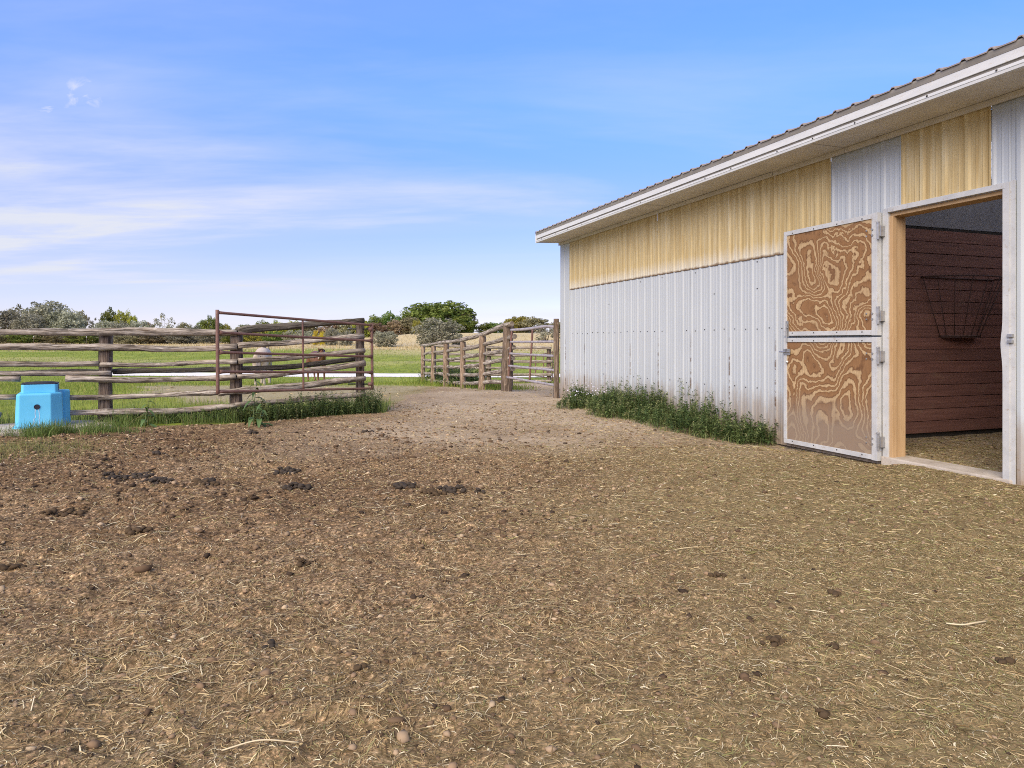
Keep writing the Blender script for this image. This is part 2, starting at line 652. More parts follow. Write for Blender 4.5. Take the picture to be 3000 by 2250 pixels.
def mat_wall_paint():
    M = Mat("painted_steel", 0.42, 0.45)
    p = M.tc("Object")          # barn frame: x along the wall, z up
    xyz = M.sep(p)
    streak = M.noise(M.map(p, (22, 1, 0.5)), 1.0, 4, 0.6)
    cloud = M.noise(p, 1.4, 4)
    c = M.mix(cloud, (0.405, 0.438, 0.455), (0.465, 0.497, 0.508))
    c = M.mix(M.ramp(streak, [(0.52, 0.0), (0.80, 0.35)]), c, (0.44, 0.41, 0.35))
    # splash and soil low on the wall
    edge = M.math('MULTIPLY_ADD', M.noise(M.map(p, (9, 1, 1.6)), 1.0, 5, 0.65), 1.0, -0.10)
    low = M.math('SUBTRACT', edge, xyz[2], clamp=False)
    c = M.mix(M.ramp(M.math('MULTIPLY_ADD', low, 1.0, 0.25), [(0.02, 0.0), (0.30, 0.55), (0.60, 0.92)]), c, (0.27, 0.21, 0.15))
    spots = M.noise(M.map(p, (26, 1, 20)), 1.0, 3, 0.7)
    lowz = M.ramp(xyz[2], [(0.0, 1.0), (0.45, 0.35), (1.0, 0.0)])
    c = M.mix(M.math('MULTIPLY', M.ramp(spots, [(0.60, 0.0), (0.68, 0.8)]), lowz), c, (0.22, 0.15, 0.09))
    # rust weeping along the laps between sheets
    lap = M.math('ABSOLUTE', M.math('SUBTRACT', M.math('FRACT', M.math('DIVIDE', M.math('SUBTRACT', xyz[0], 0.28), 0.925)), 0.5))
    lapm = M.ramp(lap, [(0.478, 0.0), (0.490, 1.0)])
    rb = M.ramp(M.noise(M.map(p, (3, 1, 6.5)), 1.0, 5, 0.75), [(0.47, 0.0), (0.55, 1.0)])
    lowl = M.ramp(M.math('MULTIPLY', xyz[2], 0.6), [(0.25, 1.0), (0.62, 0.8), (0.85, 0.0)])
    c = M.mix(M.math('MULTIPLY', M.math('MULTIPLY', lapm, rb), lowl), c, (0.15, 0.10, 0.065))
    M.base(c)
    M.rough(M.math('MULTIPLY_ADD', streak, 0.3, 0.32))
    return M.m


def mat_fibreglass(through=0.22, name="yellowed_fibreglass"):
    M = Mat(name, 0.5, 0.35)
    p = M.tc("Object")
    xyz = M.sep(p)
    streak = M.noise(M.map(p, (13, 1, 0.8)), 1.0, 5, 0.62)
    fine = M.noise(M.map(p, (60, 1, 3)), 1.0, 3, 0.6)
    c = M.ramp(streak, [(0.28, (0.48, 0.345, 0.140)), (0.50, (0.70, 0.565, 0.290)), (0.76, (0.80, 0.705, 0.460))])
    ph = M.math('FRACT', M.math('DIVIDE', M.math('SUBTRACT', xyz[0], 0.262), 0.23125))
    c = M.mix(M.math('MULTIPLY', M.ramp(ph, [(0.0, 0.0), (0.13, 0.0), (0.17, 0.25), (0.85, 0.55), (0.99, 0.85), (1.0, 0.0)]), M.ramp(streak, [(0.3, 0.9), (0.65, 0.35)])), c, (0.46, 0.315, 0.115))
    c = M.mix(M.ramp(fine, [(0.35, 0.30), (0.6, 0.0)]), c, (0.48, 0.33, 0.13))
    # weathered back to bare, whitish resin near the lower lap
    wl = M.math('ADD', xyz[2], M.math('MULTIPLY', streak, -0.42))
    c = M.mix(M.ramp(M.math('SUBTRACT', wl, 2.0), [(0.14, 0.85), (0.36, 0.0)]), c, (0.75, 0.72, 0.61))
    rust = M.math('ADD', xyz[2], M.math('MULTIPLY', M.noise(M.map(p, (4.3, 1, 2)), 3.0, 3), -0.06))
    c = M.mix(M.ramp(M.math('SUBTRACT', rust, 2.3), [(0.03, 0.9), (0.058, 0.0)]), c, (0.20, 0.115, 0.05))
    M.base(c)
    tr = M.n("ShaderNodeBsdfTranslucent")
    M.put(tr.inputs[0], c)
    ms = M.n("ShaderNodeMixShader")
    ms.inputs[0].default_value = through
    M.L(M.b.outputs[0], ms.inputs[1])
    M.L(tr.outputs[0], ms.inputs[2])
    M.L(ms.outputs[0], M.nt.nodes["Material Output"].inputs[0])
    M.bump(streak, 0.2, 0.004)
    return M.m


def mat_clear():
    """milky white sheet of the unseen roof panels added to light the stall"""
    M = Mat("added_light_sheet", 0.4, 0.4)
    c = M.mix(M.noise(M.tc("Object"), 1.5, 3), (0.78, 0.80, 0.82), (0.86, 0.87, 0.88))
    M.base(c)
    tr = M.n("ShaderNodeBsdfTranslucent")
    M.put(tr.inputs[0], c)
    ms = M.n("ShaderNodeMixShader")
    ms.inputs[0].default_value = 0.7
    M.L(M.b.outputs[0], ms.inputs[1])
    M.L(tr.outputs[0], ms.inputs[2])
    M.L(ms.outputs[0], M.nt.nodes["Material Output"].inputs[0])
    return M.m


def mat_plywood(seed, dirty):
    M = Mat("plywood", 0.75, 0.2)
    p = M.tc("Object")
    q = M.map(p, (1.0, 1.0, 1.0), (seed, 0, seed * 0.7))
    warp = M.noise(q, 3.2, 5, 0.55, out=1)
    sub = M.n("ShaderNodeVectorMath")
    sub.operation = 'MULTIPLY_ADD'
    M.L(warp, sub.inputs[0])
    sub.inputs[1].default_value = (0.30, 0.30, 0.30)
    M.L(q, sub.inputs[2])
    f = M.noise(M.map(sub.outputs[0], (1.2, 1, 0.9)), 1.2, 1.2, 0.45, 0.25)
    jag = M.noise(M.map(p, (90, 1, 12)), 1.0, 3)
    f = M.math('ADD', f, M.math('MULTIPLY', jag, 0.006))
    fr = M.math('FRACT', M.math('MULTIPLY', f, 22.0))
    # hard late-wood edge on one side, soft fade on the other
    ring = M.ramp(fr, [(0.0, (0.150, 0.074, 0.032)), (0.06, (0.235, 0.122, 0.052)), (0.44, (0.275, 0.148, 0.065)), (0.53, (0.155, 0.077, 0.034)),
                       (0.58, (0.185, 0.097, 0.045)), (0.62, (0.44, 0.305, 0.160)), (0.84, (0.51, 0.365, 0.200)), (0.93, (0.40, 0.265, 0.135)), (1.0, (0.150, 0.074, 0.032))])
    c = M.mix(M.ramp(M.noise(M.map(p, (120, 1, 5)), 1.0, 3), [(0.35, 0.30), (0.6, 0.0)]), ring, (0.10, 0.05, 0.025))
    c = M.mix(M.ramp(M.noise(p, 1.9, 3), [(0.5, 0.0), (0.75, 0.4)]), c, (0.22, 0.13, 0.068))
    if dirty:
        z = M.sep(p)[2]
        lo = M.math('SUBTRACT', M.math('MULTIPLY_ADD', M.noise(p, 4, 4), 0.35, 0.37), z)
        c = M.mix(M.ramp(M.math('ADD', lo, 0.1), [(0.0, 0.0), (0.35, 0.72)]), c, (0.255, 0.205, 0.155))
    M.base(c)
    M.bump(ring, 0.15, 0.003)
    return M.m


def mat_simple(name, a, b, scale=6, rough=0.6, spec=0.3, stretch=(1, 1, 1), metallic=0.0, bump=0.0, detail=4, dark=None):
    M = Mat(name, rough, spec)
    p = M.map(M.tc("Object"), stretch)
    n = M.noise(p, scale, detail, 0.6)
    c = M.mix(M.ramp(n, [(0.3, 0.0), (0.7, 1.0)]), a, b)
    if dark:
        c = M.mix(M.ramp(M.noise(p, scale * 4.5, 4, 0.7), [(0.58, 0.0), (0.70, 0.8)]), c, dark)
    M.base(c)
    M.b.inputs["Metallic"].default_value = metallic
    if bump:
        M.bump(n, bump, 0.006)
    return M.m


def mat_boards():
    M = Mat("stained_boards", 0.6, 0.3)
    p = M.tc("Object")
    g = M.noise(M.map(p, (2.0, 1.3, 40)), 1.0, 5, 0.6)
    c = M.ramp(g, [(0.3, (0.165, 0.076, 0.060)), (0.6, (0.275, 0.132, 0.102)), (0.8, (0.35, 0.19, 0.148))])
    c = M.mix(M.math('MULTIPLY', M.rand(), 0.55), c, (0.15, 0.08, 0.065))
    scuff = M.noise(M.map(p, (1, 1, 1.6)), 2.6, 5, 0.7)
    c = M.mix(M.ramp(scuff, [(0.58, 0.0), (0.75, 0.5)]), c, (0.30, 0.20, 0.14))
    M.base(c)
    M.bump(g, 0.3, 0.004)
    return M.m


MT = {}
MT['ground'] = mat_ground()
MT['straw'] = mat_attr_color("straw", 0.65, 0.3, 0.12)
MT['clod'] = mat_attr_color("clod", 0.95, 0.1)
MT['leaf'] = mat_attr_color("leaf", 0.6, 0.3, 0.35)
MT['rail'] = mat_old_wood("weathered_rail", (0.60, 0.54, 0.46), (0.37, 0.315, 0.25), (0.062, 0.048, 0.037), 0.55, 0.8)
MT['rail_dark'] = mat_old_wood("dark_rail", (0.30, 0.27, 0.22), (0.155, 0.135, 0.105), (0.045, 0.038, 0.029), 0.2, 0.7)
MT['post'] = mat_old_wood("weathered_post", (0.36, 0.285, 0.215), (0.185, 0.137, 0.10), (0.05, 0.036, 0.027), 0.5, 0.6)
MT['post_warm'] = mat_old_wood("pine_post", (0.50, 0.385, 0.275), (0.31, 0.225, 0.155), (0.07, 0.046, 0.032), 0.8, 0.6)
MT['paint'] = mat_wall_paint()
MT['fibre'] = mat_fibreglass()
MT['clear'] = mat_clear()
MT['ply_a'] = mat_plywood(3.1, False)
MT['ply_b'] = mat_plywood(8.4, True)
MT['galv'] = mat_simple("galvanised_frame", (0.43, 0.44, 0.435), (0.53, 0.535, 0.52), 7, 0.45, 0.5, dark=(0.36, 0.31, 0.25))
MT['steel'] = mat_simple("bright_steel", (0.30, 0.30, 0.30), (0.46, 0.46, 0.45), 18, 0.4, 0.6, metallic=0.6)
MT['trim'] = mat_simple("painted_trim", (0.55, 0.565, 0.565), (0.63, 0.64, 0.63), 3, 0.45, 0.4, (1, 1, 4), dark=(0.52, 0.47, 0.39))
MT['soffit'] = mat_simple("soffit_board", (0.54, 0.51, 0.46), (0.66, 0.63, 0.57), 2.2, 0.7, 0.2, dark=(0.40, 0.35, 0.28))
MT['roof'] = mat_simple("roof_steel", (0.22, 0.19, 0.17), (0.30, 0.26, 0.23), 5, 0.5, 0.4)
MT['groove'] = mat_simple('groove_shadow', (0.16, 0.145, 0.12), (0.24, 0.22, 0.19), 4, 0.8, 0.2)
MT['drip'] = mat_simple('drip_shading', (0.21, 0.195, 0.17), (0.32, 0.30, 0.27), 5, 0.6, 0.3, (0.6, 1, 6))
MT['lap_shadow_line'] = mat_simple('rusty_lap_shadow', (0.10, 0.065, 0.04), (0.22, 0.15, 0.09), 14, 0.9, 0.1)
MT['dark'] = mat_simple("dark_gap", (0.03, 0.027, 0.025), (0.05, 0.045, 0.04), 9, 0.8, 0.2)
MT['lumber'] = mat_simple("pine_lumber", (0.40, 0.255, 0.125), (0.51, 0.35, 0.19), 1.4, 0.7, 0.25, (7, 7, 0.8), bump=0.2, dark=(0.34, 0.19, 0.085))
MT['board'] = mat_boards()
MT['tin'] = mat_simple("grey_tin", (0.20, 0.20, 0.22), (0.27, 0.27, 0.29), 3, 0.5, 0.4)
MT['rack_iron'] = mat_simple('rack_iron', (0.085, 0.050, 0.048), (0.125, 0.08, 0.07), 14, 0.7, 0.3)
MT['black_iron'] = mat_simple("black_iron", (0.018, 0.018, 0.02), (0.04, 0.036, 0.034), 20, 0.5, 0.4)
MT['concrete'] = mat_simple("concrete", (0.36, 0.31, 0.25), (0.54, 0.49, 0.42), 5, 0.9, 0.1, bump=0.4, dark=(0.26, 0.21, 0.15))
MT['rust'] = mat_simple("rusty_pipe", (0.125, 0.062, 0.046), (0.205, 0.112, 0.085), 9, 0.55, 0.45, dark=(0.08, 0.040, 0.03))
MT['grey_pipe'] = mat_simple("worn_pipe", (0.22, 0.19, 0.19), (0.36, 0.34, 0.36), 12, 0.38, 0.6, dark=(0.13, 0.07, 0.05))
MT['blue'] = mat_simple("blue_plastic", (0.105, 0.47, 0.72), (0.15, 0.53, 0.77), 2.5, 0.45, 0.4)
MT['rubber'] = mat_simple("black_rubber", (0.02, 0.022, 0.035), (0.035, 0.035, 0.05), 8, 0.6, 0.3)
MT['lime'] = mat_simple("lime_streak", (0.34, 0.52, 0.68), (0.52, 0.66, 0.76), 30, 0.8, 0.1)
MT['road'] = mat_simple("pale_gravel", (0.68, 0.66, 0.62), (0.80, 0.78, 0.75), 1.2, 0.95, 0.1, dark=(0.58, 0.54, 0.48))
MT['dung'] = mat_simple("dung", (0.022, 0.018, 0.015), (0.082, 0.060, 0.040), 25, 0.75, 0.25, bump=0.5)
MT['dung_brown'] = mat_simple("dry_dung", (0.055, 0.037, 0.022), (0.125, 0.086, 0.050), 25, 0.9, 0.1, bump=0.5)
MT['bark'] = mat_simple("bark", (0.085, 0.066, 0.05), (0.17, 0.14, 0.11), 4, 0.9, 0.1, (3, 3, 0.6))
MT['white_horse'] = mat_simple("grey_coat", (0.40, 0.325, 0.25), (0.52, 0.45, 0.375), 3, 0.6, 0.3)
MT['bay_horse'] = mat_simple("bay_coat", (0.105, 0.042, 0.020), (0.165, 0.072, 0.034), 3, 0.45, 0.4)
MT['mane'] = mat_simple("dark_hair", (0.022, 0.014, 0.011), (0.055, 0.036, 0.028), 20, 0.6, 0.3)
MT['grey_tail'] = mat_simple("grey_hair", (0.16, 0.14, 0.13), (0.28, 0.25, 0.22), 20, 0.6, 0.3)
MT['petal'] = mat_simple("pale_petal", (0.58, 0.56, 0.74), (0.74, 0.73, 0.82), 9, 0.7, 0.2)
MT['tpost'] = mat_simple("white_stake", (0.55, 0.55, 0.52), (0.7, 0.7, 0.68), 6, 0.6, 0.3)


def crown_mat(name, cols, trans=0.3):
    M = Mat(name, 0.65, 0.2)
    t = M.attr("shade")
    c = M.ramp(t, [(0.0, cols[0]), (0.5, cols[1]), (1.0, cols[2])])
    hs = M.n("ShaderNodeHueSaturation")
    M.L(c, hs.inputs["Color"])
    M.L(M.math('MULTIPLY_ADD', M.rand(), 0.5, 0.75), hs.inputs["Value"])
    M.L(M.math('MULTIPLY_ADD', M.rand(), 0.05, 0.475), hs.inputs["Hue"])
    M.base(hs.outputs[0])
    tr = M.n("ShaderNodeBsdfTranslucent")
    M.L(hs.outputs[0], tr.inputs[0])
    ms = M.n("ShaderNodeMixShader")
    ms.inputs[0].default_value = trans
    M.L(M.b.outputs[0], ms.inputs[1])
    M.L(tr.outputs[0], ms.inputs[2])
    M.L(ms.outputs[0], M.nt.nodes["Material Output"].inputs[0])
    return M.m


CROWN = {
    'sage': crown_mat("sage_leaves", ((0.180, 0.180, 0.115), (0.300, 0.300, 0.205), (0.43, 0.425, 0.31))),
    'olive': crown_mat("olive_leaves", ((0.143, 0.132, 0.068), (0.247, 0.225, 0.117), (0.352, 0.323, 0.188))),
    'green': crown_mat("green_leaves", ((0.075, 0.117, 0.027), (0.147, 0.198, 0.042), (0.247, 0.277, 0.060))),
    'lime': crown_mat("yellow_green_leaves", ((0.150, 0.173, 0.033), (0.300, 0.300, 0.054), (0.495, 0.450, 0.083))),
    'tan': crown_mat("turning_leaves", ((0.203, 0.150, 0.090), (0.338, 0.262, 0.158), (0.465, 0.375, 0.225))),
    'yellow': crown_mat("yellow_leaves", ((0.36, 0.24, 0.03), (0.48, 0.35, 0.04), (0.58, 0.45, 0.07))),
}

# ------------------------------------------------------------------ the ground
def axis(fine0, fine1, step, lo, hi, grow):
    a = list(np.arange(fine0, fine1 + 1e-6, step))
    d = step
    while a[-1] < hi:
        d *= grow
        a.append(a[-1] + d)
    d = step
    while a[0] > lo:
        d *= grow
        a.insert(0, a[0] - d)
    return np.array(a)


def build_ground():
    xs = axis(-4.0, 4.2, 0.032, -420, 420, 1.035)
    ys = [1.5]
    while ys[-1] < 20:
        ys.append(ys[-1] + max(0.016, 0.0046 * ys[-1]))
    d = ys[-1] - ys[-2]
    while ys[-1] < 700:
        d *= 1.03
        ys.append(ys[-1] + d)
    d = 0.03
    while ys[0] > -60:
        d *= 1.12
        ys.insert(0, ys[0] - d)
    ys = np.array(ys)
    X, Y = np.meshgrid(xs, ys)
    x, y = X.ravel(), Y.ravel()
    z = terrain(x, y)
    nx, ny = len(xs), len(ys)
    idx = np.arange(nx * ny).reshape(ny, nx)
    F = np.stack([idx[:-1, :-1], idx[:-1, 1:], idx[1:, 1:], idx[1:, :-1]], -1).reshape(-1, 4)
    me = mesh_np("ground", np.stack([x, y, z], 1), F, smooth=True)
    d_ = dirt_mask(x, y)
    s, i = to_si(x, y)
    w = (fbm(x * 0.6, y * 0.6, 91, 4) - 0.5)
    straw = np.clip(sstep(-1.2, 2.6, x + w * 3.2) * sstep(10.5, 6.5, y + w * 3) * 0.95 + 0.30 * sstep(3.2, 2.2, y + w) + 0.12, 0, 1)
    straw = np.maximum(straw, sstep(0.05, 0.3, i) * sstep(0.1, 0.3, s))
    behind = sstep(-0.4, 0.2, y - fence_y(x)) * sstep(-2.4, -3.2, x)
    straw = np.maximum(straw, 0.9 * behind)
    pale = np.clip(sstep(6.6, 10.5, y + w * 4.5) * sstep(-3.6, -1.2, x + w * 2) * 0.95, 0, 1)
    pale = np.maximum(pale, 0.8 * behind)
    pale = np.where((i > 0.1) & (s > 0), 0.55, pale)
    dry = sstep(80, 92, y + (fbm(x * 0.03, y * 0.03, 61, 3) - 0.5) * 30)
    dry = np.maximum(dry, 0.75 * sstep(-26, -8, x) * sstep(62, 84, y + w * 10))
    dry = np.maximum(dry, 0.35 * sstep(0.64, 0.74, fbm(x * 0.09, y * 0.22, 71, 3)) * sstep(40, 60, y))
    dn = fbm(x * 0.7, y * 0.9, 121, 4)
    damp = sstep(0.36, 0.62, dn) * sstep(1.6, -1.2, x + w * 2) * sstep(3.6, 5.6, y + w * 2) * sstep(10.5, 8.8, y)
    for nm, arr in (("dirt", d_), ("straw", straw), ("pale", pale), ("dry", dry), ("damp", damp)):
        a = me.attributes.new(nm, 'FLOAT', 'POINT')
        a.data.foreach_set("value", arr.astype(np.float32))
    o = link("ground", me, MT['ground'])
    tag(o, "bare brown yard of trodden dirt running out to green and dry pasture", kind='structure')


build_ground()


def build_road():
    ctrl_x = [-90, -60, -33, -20, -10, 0, 12, 30, 60]
    ctrl_y = [47, 45, 41.2, 39.0, 37.9, 37.5, 37.2, 37.0, 37.5]
    xs = np.arange(-90, 60, 0.8)
    cy = np.interp(xs, ctrl_x, ctrl_y)
    off = np.linspace(-2.0, 2.0, 7)
    X = np.repeat(xs, 7)
    Y = (cy[:, None] + off[None, :] + (fbm(xs * 0.7, xs * 0, 5, 3)[:, None] - 0.5) * 0.7 * np.sign(off)[None, :]).ravel()
    Z = terrain(X, Y) + 0.05 - 0.035 * (np.abs(np.tile(off, len(xs))) / 2.0) ** 2
    idx = np.arange(len(X)).reshape(len(xs), 7)
    F = np.stack([idx[:-1, :-1], idx[1:, :-1], idx[1:, 1:], idx[:-1, 1:]], -1).reshape(-1, 4)
    o = link("road", mesh_np("road", np.stack([X, Y, Z], 1), F, smooth=True), MT['road'])
    tag(o, "pale gravel track crossing the pasture behind the fence", kind='structure')


build_road()

# ------------------------------------------------------------------ the barn
BARN_LEN, BARN_W, EAVE = 18.5, 9.6, 3.43
barn = empty("barn", BARN_O, math.atan2(SD[1], SD[0]))
tag(barn, "long white steel barn with yellowed skylight strip and an open stall door", "barn")
PITCH = 0.949 / 4  # panel cover 0.925, nine-inch ribs


def ribbed(name, s0, s1, z0, z1, i0, mat, rib0=0.28, h=0.012, out=-1, parent=None, along='x', rag=0.0, tilt=None):
    """steel sheet: ribs proud of the flat by h; spans s0..s1, z0..z1 at depth i0"""
    pts = [(s0, 0.0)]
    p = 0.23125
    k0 = int(math.floor((s0 - rib0) / p)) - 1
    k1 = int(math.ceil((s1 - rib0) / p)) + 1
    for k in range(k0, k1):
        c = rib0 + k * p
        for ds, hh in ((-0.036, 0), (-0.017, h), (0.017, h), (0.036, 0), (0.088 - 0.012, 0), (0.088, 0.004), (0.088 + 0.012, 0), (0.150 - 0.012, 0), (0.150, 0.004), (0.150 + 0.012, 0)):
            q = c + ds
            if s0 + 0.002 < q < s1 - 0.002:
                pts.append((q, hh))
    pts.append((s1, 0.0))
    # ends that fall on a rib stand at rib height
    for e in (0, -1):
        t = (pts[e][0] - rib0) / p
        if abs(t - round(t)) < 0.1:
            pts[e] = (pts[e][0], h)
    pts.sort()
    n = len(pts)
    V, rnd = [], random.Random(int(s0 * 1000) + int(z1 * 77))
    for zz in (z0, (z0 * 2 + z1) / 3, (z0 + z1 * 2) / 3, z1):
        bow = rnd.uniform(-0.002, 0.002)
        for s, hh in pts:
            V.append((s, i0 + out * (hh + bow), zz))
    F = []
    for r in range(3):
        for k in range(n - 1):
            F.append((r * n + k, r * n + k + 1, (r + 1) * n + k + 1, (r + 1) * n + k))
    me = bpy.data.meshes.new(name)
    me.from_pydata(V, [], F)
    me.update()
    return link(name, me, mat, parent or barn)


DOOR_S0, DOOR_S1 = 8.40, 9.67
seams = [0.48] + [0.28 + 0.925 * k for k in range(1, 20)]
seams = [s for s in seams if s < BARN_LEN] + [BARN_LEN]
# lower wall sheets (the sheets are cut round the doorway)
for a, b in zip(seams[:-1], seams[1:]):
    segs = [(a, b)]
    if a < DOOR_S0 < b:
        segs = [(a, DOOR_S0)]
    elif a >= DOOR_S0 and b <= DOOR_S1:
        segs = []
    elif a < DOOR_S1 < b:
        segs = [(DOOR_S1 + 0.01, b)]
    off = 0.0015 if int(a * 7) % 2 else 0.0
    for p, q in segs:
        if q - p < 0.03:
            continue
        full = p > 7.6
        if p > DOOR_S1 - 0.02:
            ribbed("wall_panel", p, q, -0.06, EAVE - 0.01, -off, MT['paint'])
        else:
            ribbed("wall_panel", p, q, -0.06, 2.40, -off, MT['paint'])
# clear sheets above, and the white sheet between them
upper = [(a, b) for a, b in zip(seams[:-1], seams[1:]) if b < 7.75]
for a, b in upper:
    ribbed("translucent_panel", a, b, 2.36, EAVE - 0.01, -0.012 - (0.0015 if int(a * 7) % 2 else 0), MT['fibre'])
ribbed("wall_panel", 7.68, 8.455, 2.38, EAVE - 0.01, -0.006, MT['paint'])
ribbed("wall_panel", 8.455, 8.60, 2.62, EAVE - 0.01, -0.006, MT['paint'])
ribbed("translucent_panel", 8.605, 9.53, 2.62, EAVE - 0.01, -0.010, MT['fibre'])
ribbed("wall_panel", 9.53, 9.69, 2.62, EAVE - 0.01, -0.004, MT['paint'])
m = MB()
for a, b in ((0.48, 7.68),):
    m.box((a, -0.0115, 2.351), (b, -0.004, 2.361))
m.build("lap_shadow_strip", MT['lap_shadow_line'], barn)  # rust-brown strip painted in for the shadow line below the lap
# corner flashing, doubled at the far corner
m = MB()
m.prism([(0.0, 0.04), (0.0, -0.022), (0.22, -0.022), (0.235, -0.034), (0.25, -0.022), (0.47, -0.022), (0.475, 0.0), (0.30, 0.0), (0.30, 0.02), (0.02, 0.02)], 'z', -0.03, EAVE - 0.005)
m.build("corner_trim", MT['paint'], barn)
# gable ends and back wall (plain sheets; out of the photograph's sight)
for nm, s in (("gable_wall", 0.02), ("gable_wall", BARN_LEN)):
    me = bpy.data.meshes.new(nm)
    me.from_pydata([(s, 0.03, -0.1), (s, BARN_W, -0.1), (s, BARN_W, EAVE), (s, BARN_W / 2, EAVE + 1.25), (s, 0.03, EAVE)], [], [(0, 1, 2, 3, 4)])
    link(nm, me, MT['paint'], barn)
ribbed("back_wall", 0.03, BARN_LEN, -0.1, 2.4, BARN_W, MT['paint'], out=1)
ribbed("translucent_panel", 0.03, BARN_LEN, 2.38, EAVE, BARN_W + 0.01, MT['fibre'], out=1)  # unseen translucent strip added at the back to let light inside
# eave: soffit boards, frieze, fascia, roof sheets
OV = 0.58
soff = [-0.04, 2.05, 4.35, 6.75, 7.9, 10.3, 12.7, 15.1, BARN_LEN]
rnd = random.Random(3)
for a, b in zip(soff[:-1], soff[1:]):
    m = MB()
    dz = rnd.uniform(-0.004, 0.004)
    m.box((a + 0.006, -OV + 0.022, EAVE + dz), (b - 0.006, -0.03, EAVE + 0.016 + dz))
    m.build("soffit_panel", MT['soffit'], barn)
    m = MB()
    m.box((a + 0.004, -0.052 + rnd.uniform(-0.003, 0.002), EAVE - 0.062), (b - 0.004, -0.0345, EAVE - 0.006))
    m.build("frieze_strip", MT['soffit'], barn)
fb = EAVE - 0.02
m = MB()
m.prism([(-OV, fb + 0.085), (-OV, fb + 0.205), (-OV + 0.01, fb + 0.215), (-OV + 0.03, fb + 0.215), (-OV + 0.03, fb + 0.085)], 'x', -0.05, BARN_LEN + 0.05)
m.build("fascia", MT['trim'], barn)
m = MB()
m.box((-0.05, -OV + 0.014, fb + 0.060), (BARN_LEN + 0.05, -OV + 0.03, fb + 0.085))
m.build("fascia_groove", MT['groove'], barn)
m = MB()
m.prism([(-OV - 0.006, fb), (-OV - 0.010, fb + 0.022), (-OV + 0.002, fb + 0.026), (-OV - 0.008, fb + 0.030), (-OV - 0.008, fb + 0.054), (-OV + 0.014, fb + 0.060), (-OV + 0.03, fb + 0.060), (-OV + 0.03, fb)], 'x', -0.05, BARN_LEN + 0.05)
m.build("fascia_lip", MT['trim'], barn)
m = MB()
m.prism([(-OV - 0.004, fb + 0.162), (-OV - 0.016, fb + 0.207), (-OV - 0.016, fb + 0.219), (-OV + 0.03, fb + 0.219), (-OV + 0.03, fb + 0.2155), (-OV - 0.0005, fb + 0.2155), (-OV - 0.0005, fb + 0.162)], 'x', -0.055, BARN_LEN + 0.055)
m.build("drip_edge", MT['drip'], barn)  # shading along the roof edge is put into this strip's grey-brown colour
m = MB()
m.box((-0.056, -OV - 0.012, fb - 0.004), (-0.048, -OV + 0.04, fb + 0.222))
m.build("fascia_end_cap", MT['trim'], barn)
m = MB()
m.prism([(-OV + 0.0, fb + 0.0), (0.0, EAVE + 0.0), (0.0, EAVE + 0.30), (-OV + 0.0, fb + 0.205)], 'x', -0.046, -0.036)
m.build("eave_return", MT['soffit'], barn)
# roof
slope = 0.25
zr0 = fb + 0.222


def roof_sheet(s0, s1, side, clear=False, part=None):
    p = 0.23125
    prof = [(s0, 0.0)]
    k = 0
    while s0 + k * p < s1 - 0.05:
        c = s0 + 0.05 + k * p
        prof += [(c - 0.030, 0), (c - 0.013, 0.020), (c + 0.013, 0.020), (c + 0.030, 0)]
        k += 1
    prof.append((s1, 0.0))
    n = len(prof)
    y0, y1 = -OV - 0.028, BARN_W / 2
    za, ya = zr0, y0
    if side:
        y0, y1 = BARN_W + OV, BARN_W / 2
        ya = y0
    if part == 'low':
        y1 = 1.0
    if part == 'high':
        y0 = 1.0
        za = zr0 + slope * abs(y0 - ya)
    zr1 = zr0 + slope * abs(y1 - ya)
    V = [(s, y0, za + h) for s, h in prof] + [(s, y1, zr1 + h) for s, h in prof]
    F = [(k, k + 1, n + k + 1, n + k) for k in range(n - 1)]
    # a little thickness at the edge that shows
    V += [(s, y0, za + h - 0.012) for s, h in prof]
    F += [(2 * n + k, 2 * n + k + 1, k + 1, k) for k in range(n - 1)]
    nm = "added_light_panel" if clear else "roof_panel"  # unseen translucent panels added to the roof to brighten the stall
    me = bpy.data.meshes.new(nm)
    me.from_pydata(V, [], F)
    link(nm, me, MT['clear'] if clear else MT['roof'], barn)


k = 0
while -0.06 + k * 0.925 < BARN_LEN:
    for side in (0, 1):
        e0, e1 = -0.06 + k * 0.925, min(-0.06 + (k + 1) * 0.925, BARN_LEN + 0.06)
        if side == 0 and k % 2:
            roof_sheet(e0, e1, side, False, 'low')
            roof_sheet(e0, e1, side, True, 'high')
        else:
            roof_sheet(e0, e1, side, side == 1 and k % 2 == 1)
    k += 1
# screws in rows (too small to pick apart)
m = MB()
rnd = random.Random(5)
for zrow, prob in ((0.62, 0.6), (1.42, 0.95), (2.30, 0.3), (1.95, 0.12)):
    s = 0.62
    while s < BARN_LEN:
        if not (6.9 < s < 9.8) and rnd.random() < prob:
            z = zrow + rnd.uniform(-0.012, 0.012)
            m.box((s - 0.0055, -0.010, z - 0.0055), (s + 0.0055, 0.0, z + 0.0055))
        s += 0.23125
o = m.build("wall_screws", MT['dark'], barn)
o['kind'] = 'stuff'
m = MB()
s = 0.3
while s < BARN_LEN:
    m.box((s - 0.006, -OV - 0.016, fb + 0.036), (s + 0.006, -OV - 0.004, fb + 0.048))
    s += rnd.uniform(0.5, 1.0)
o = m.build("fascia_screws", MT['dark'], barn)
o['kind'] = 'stuff'

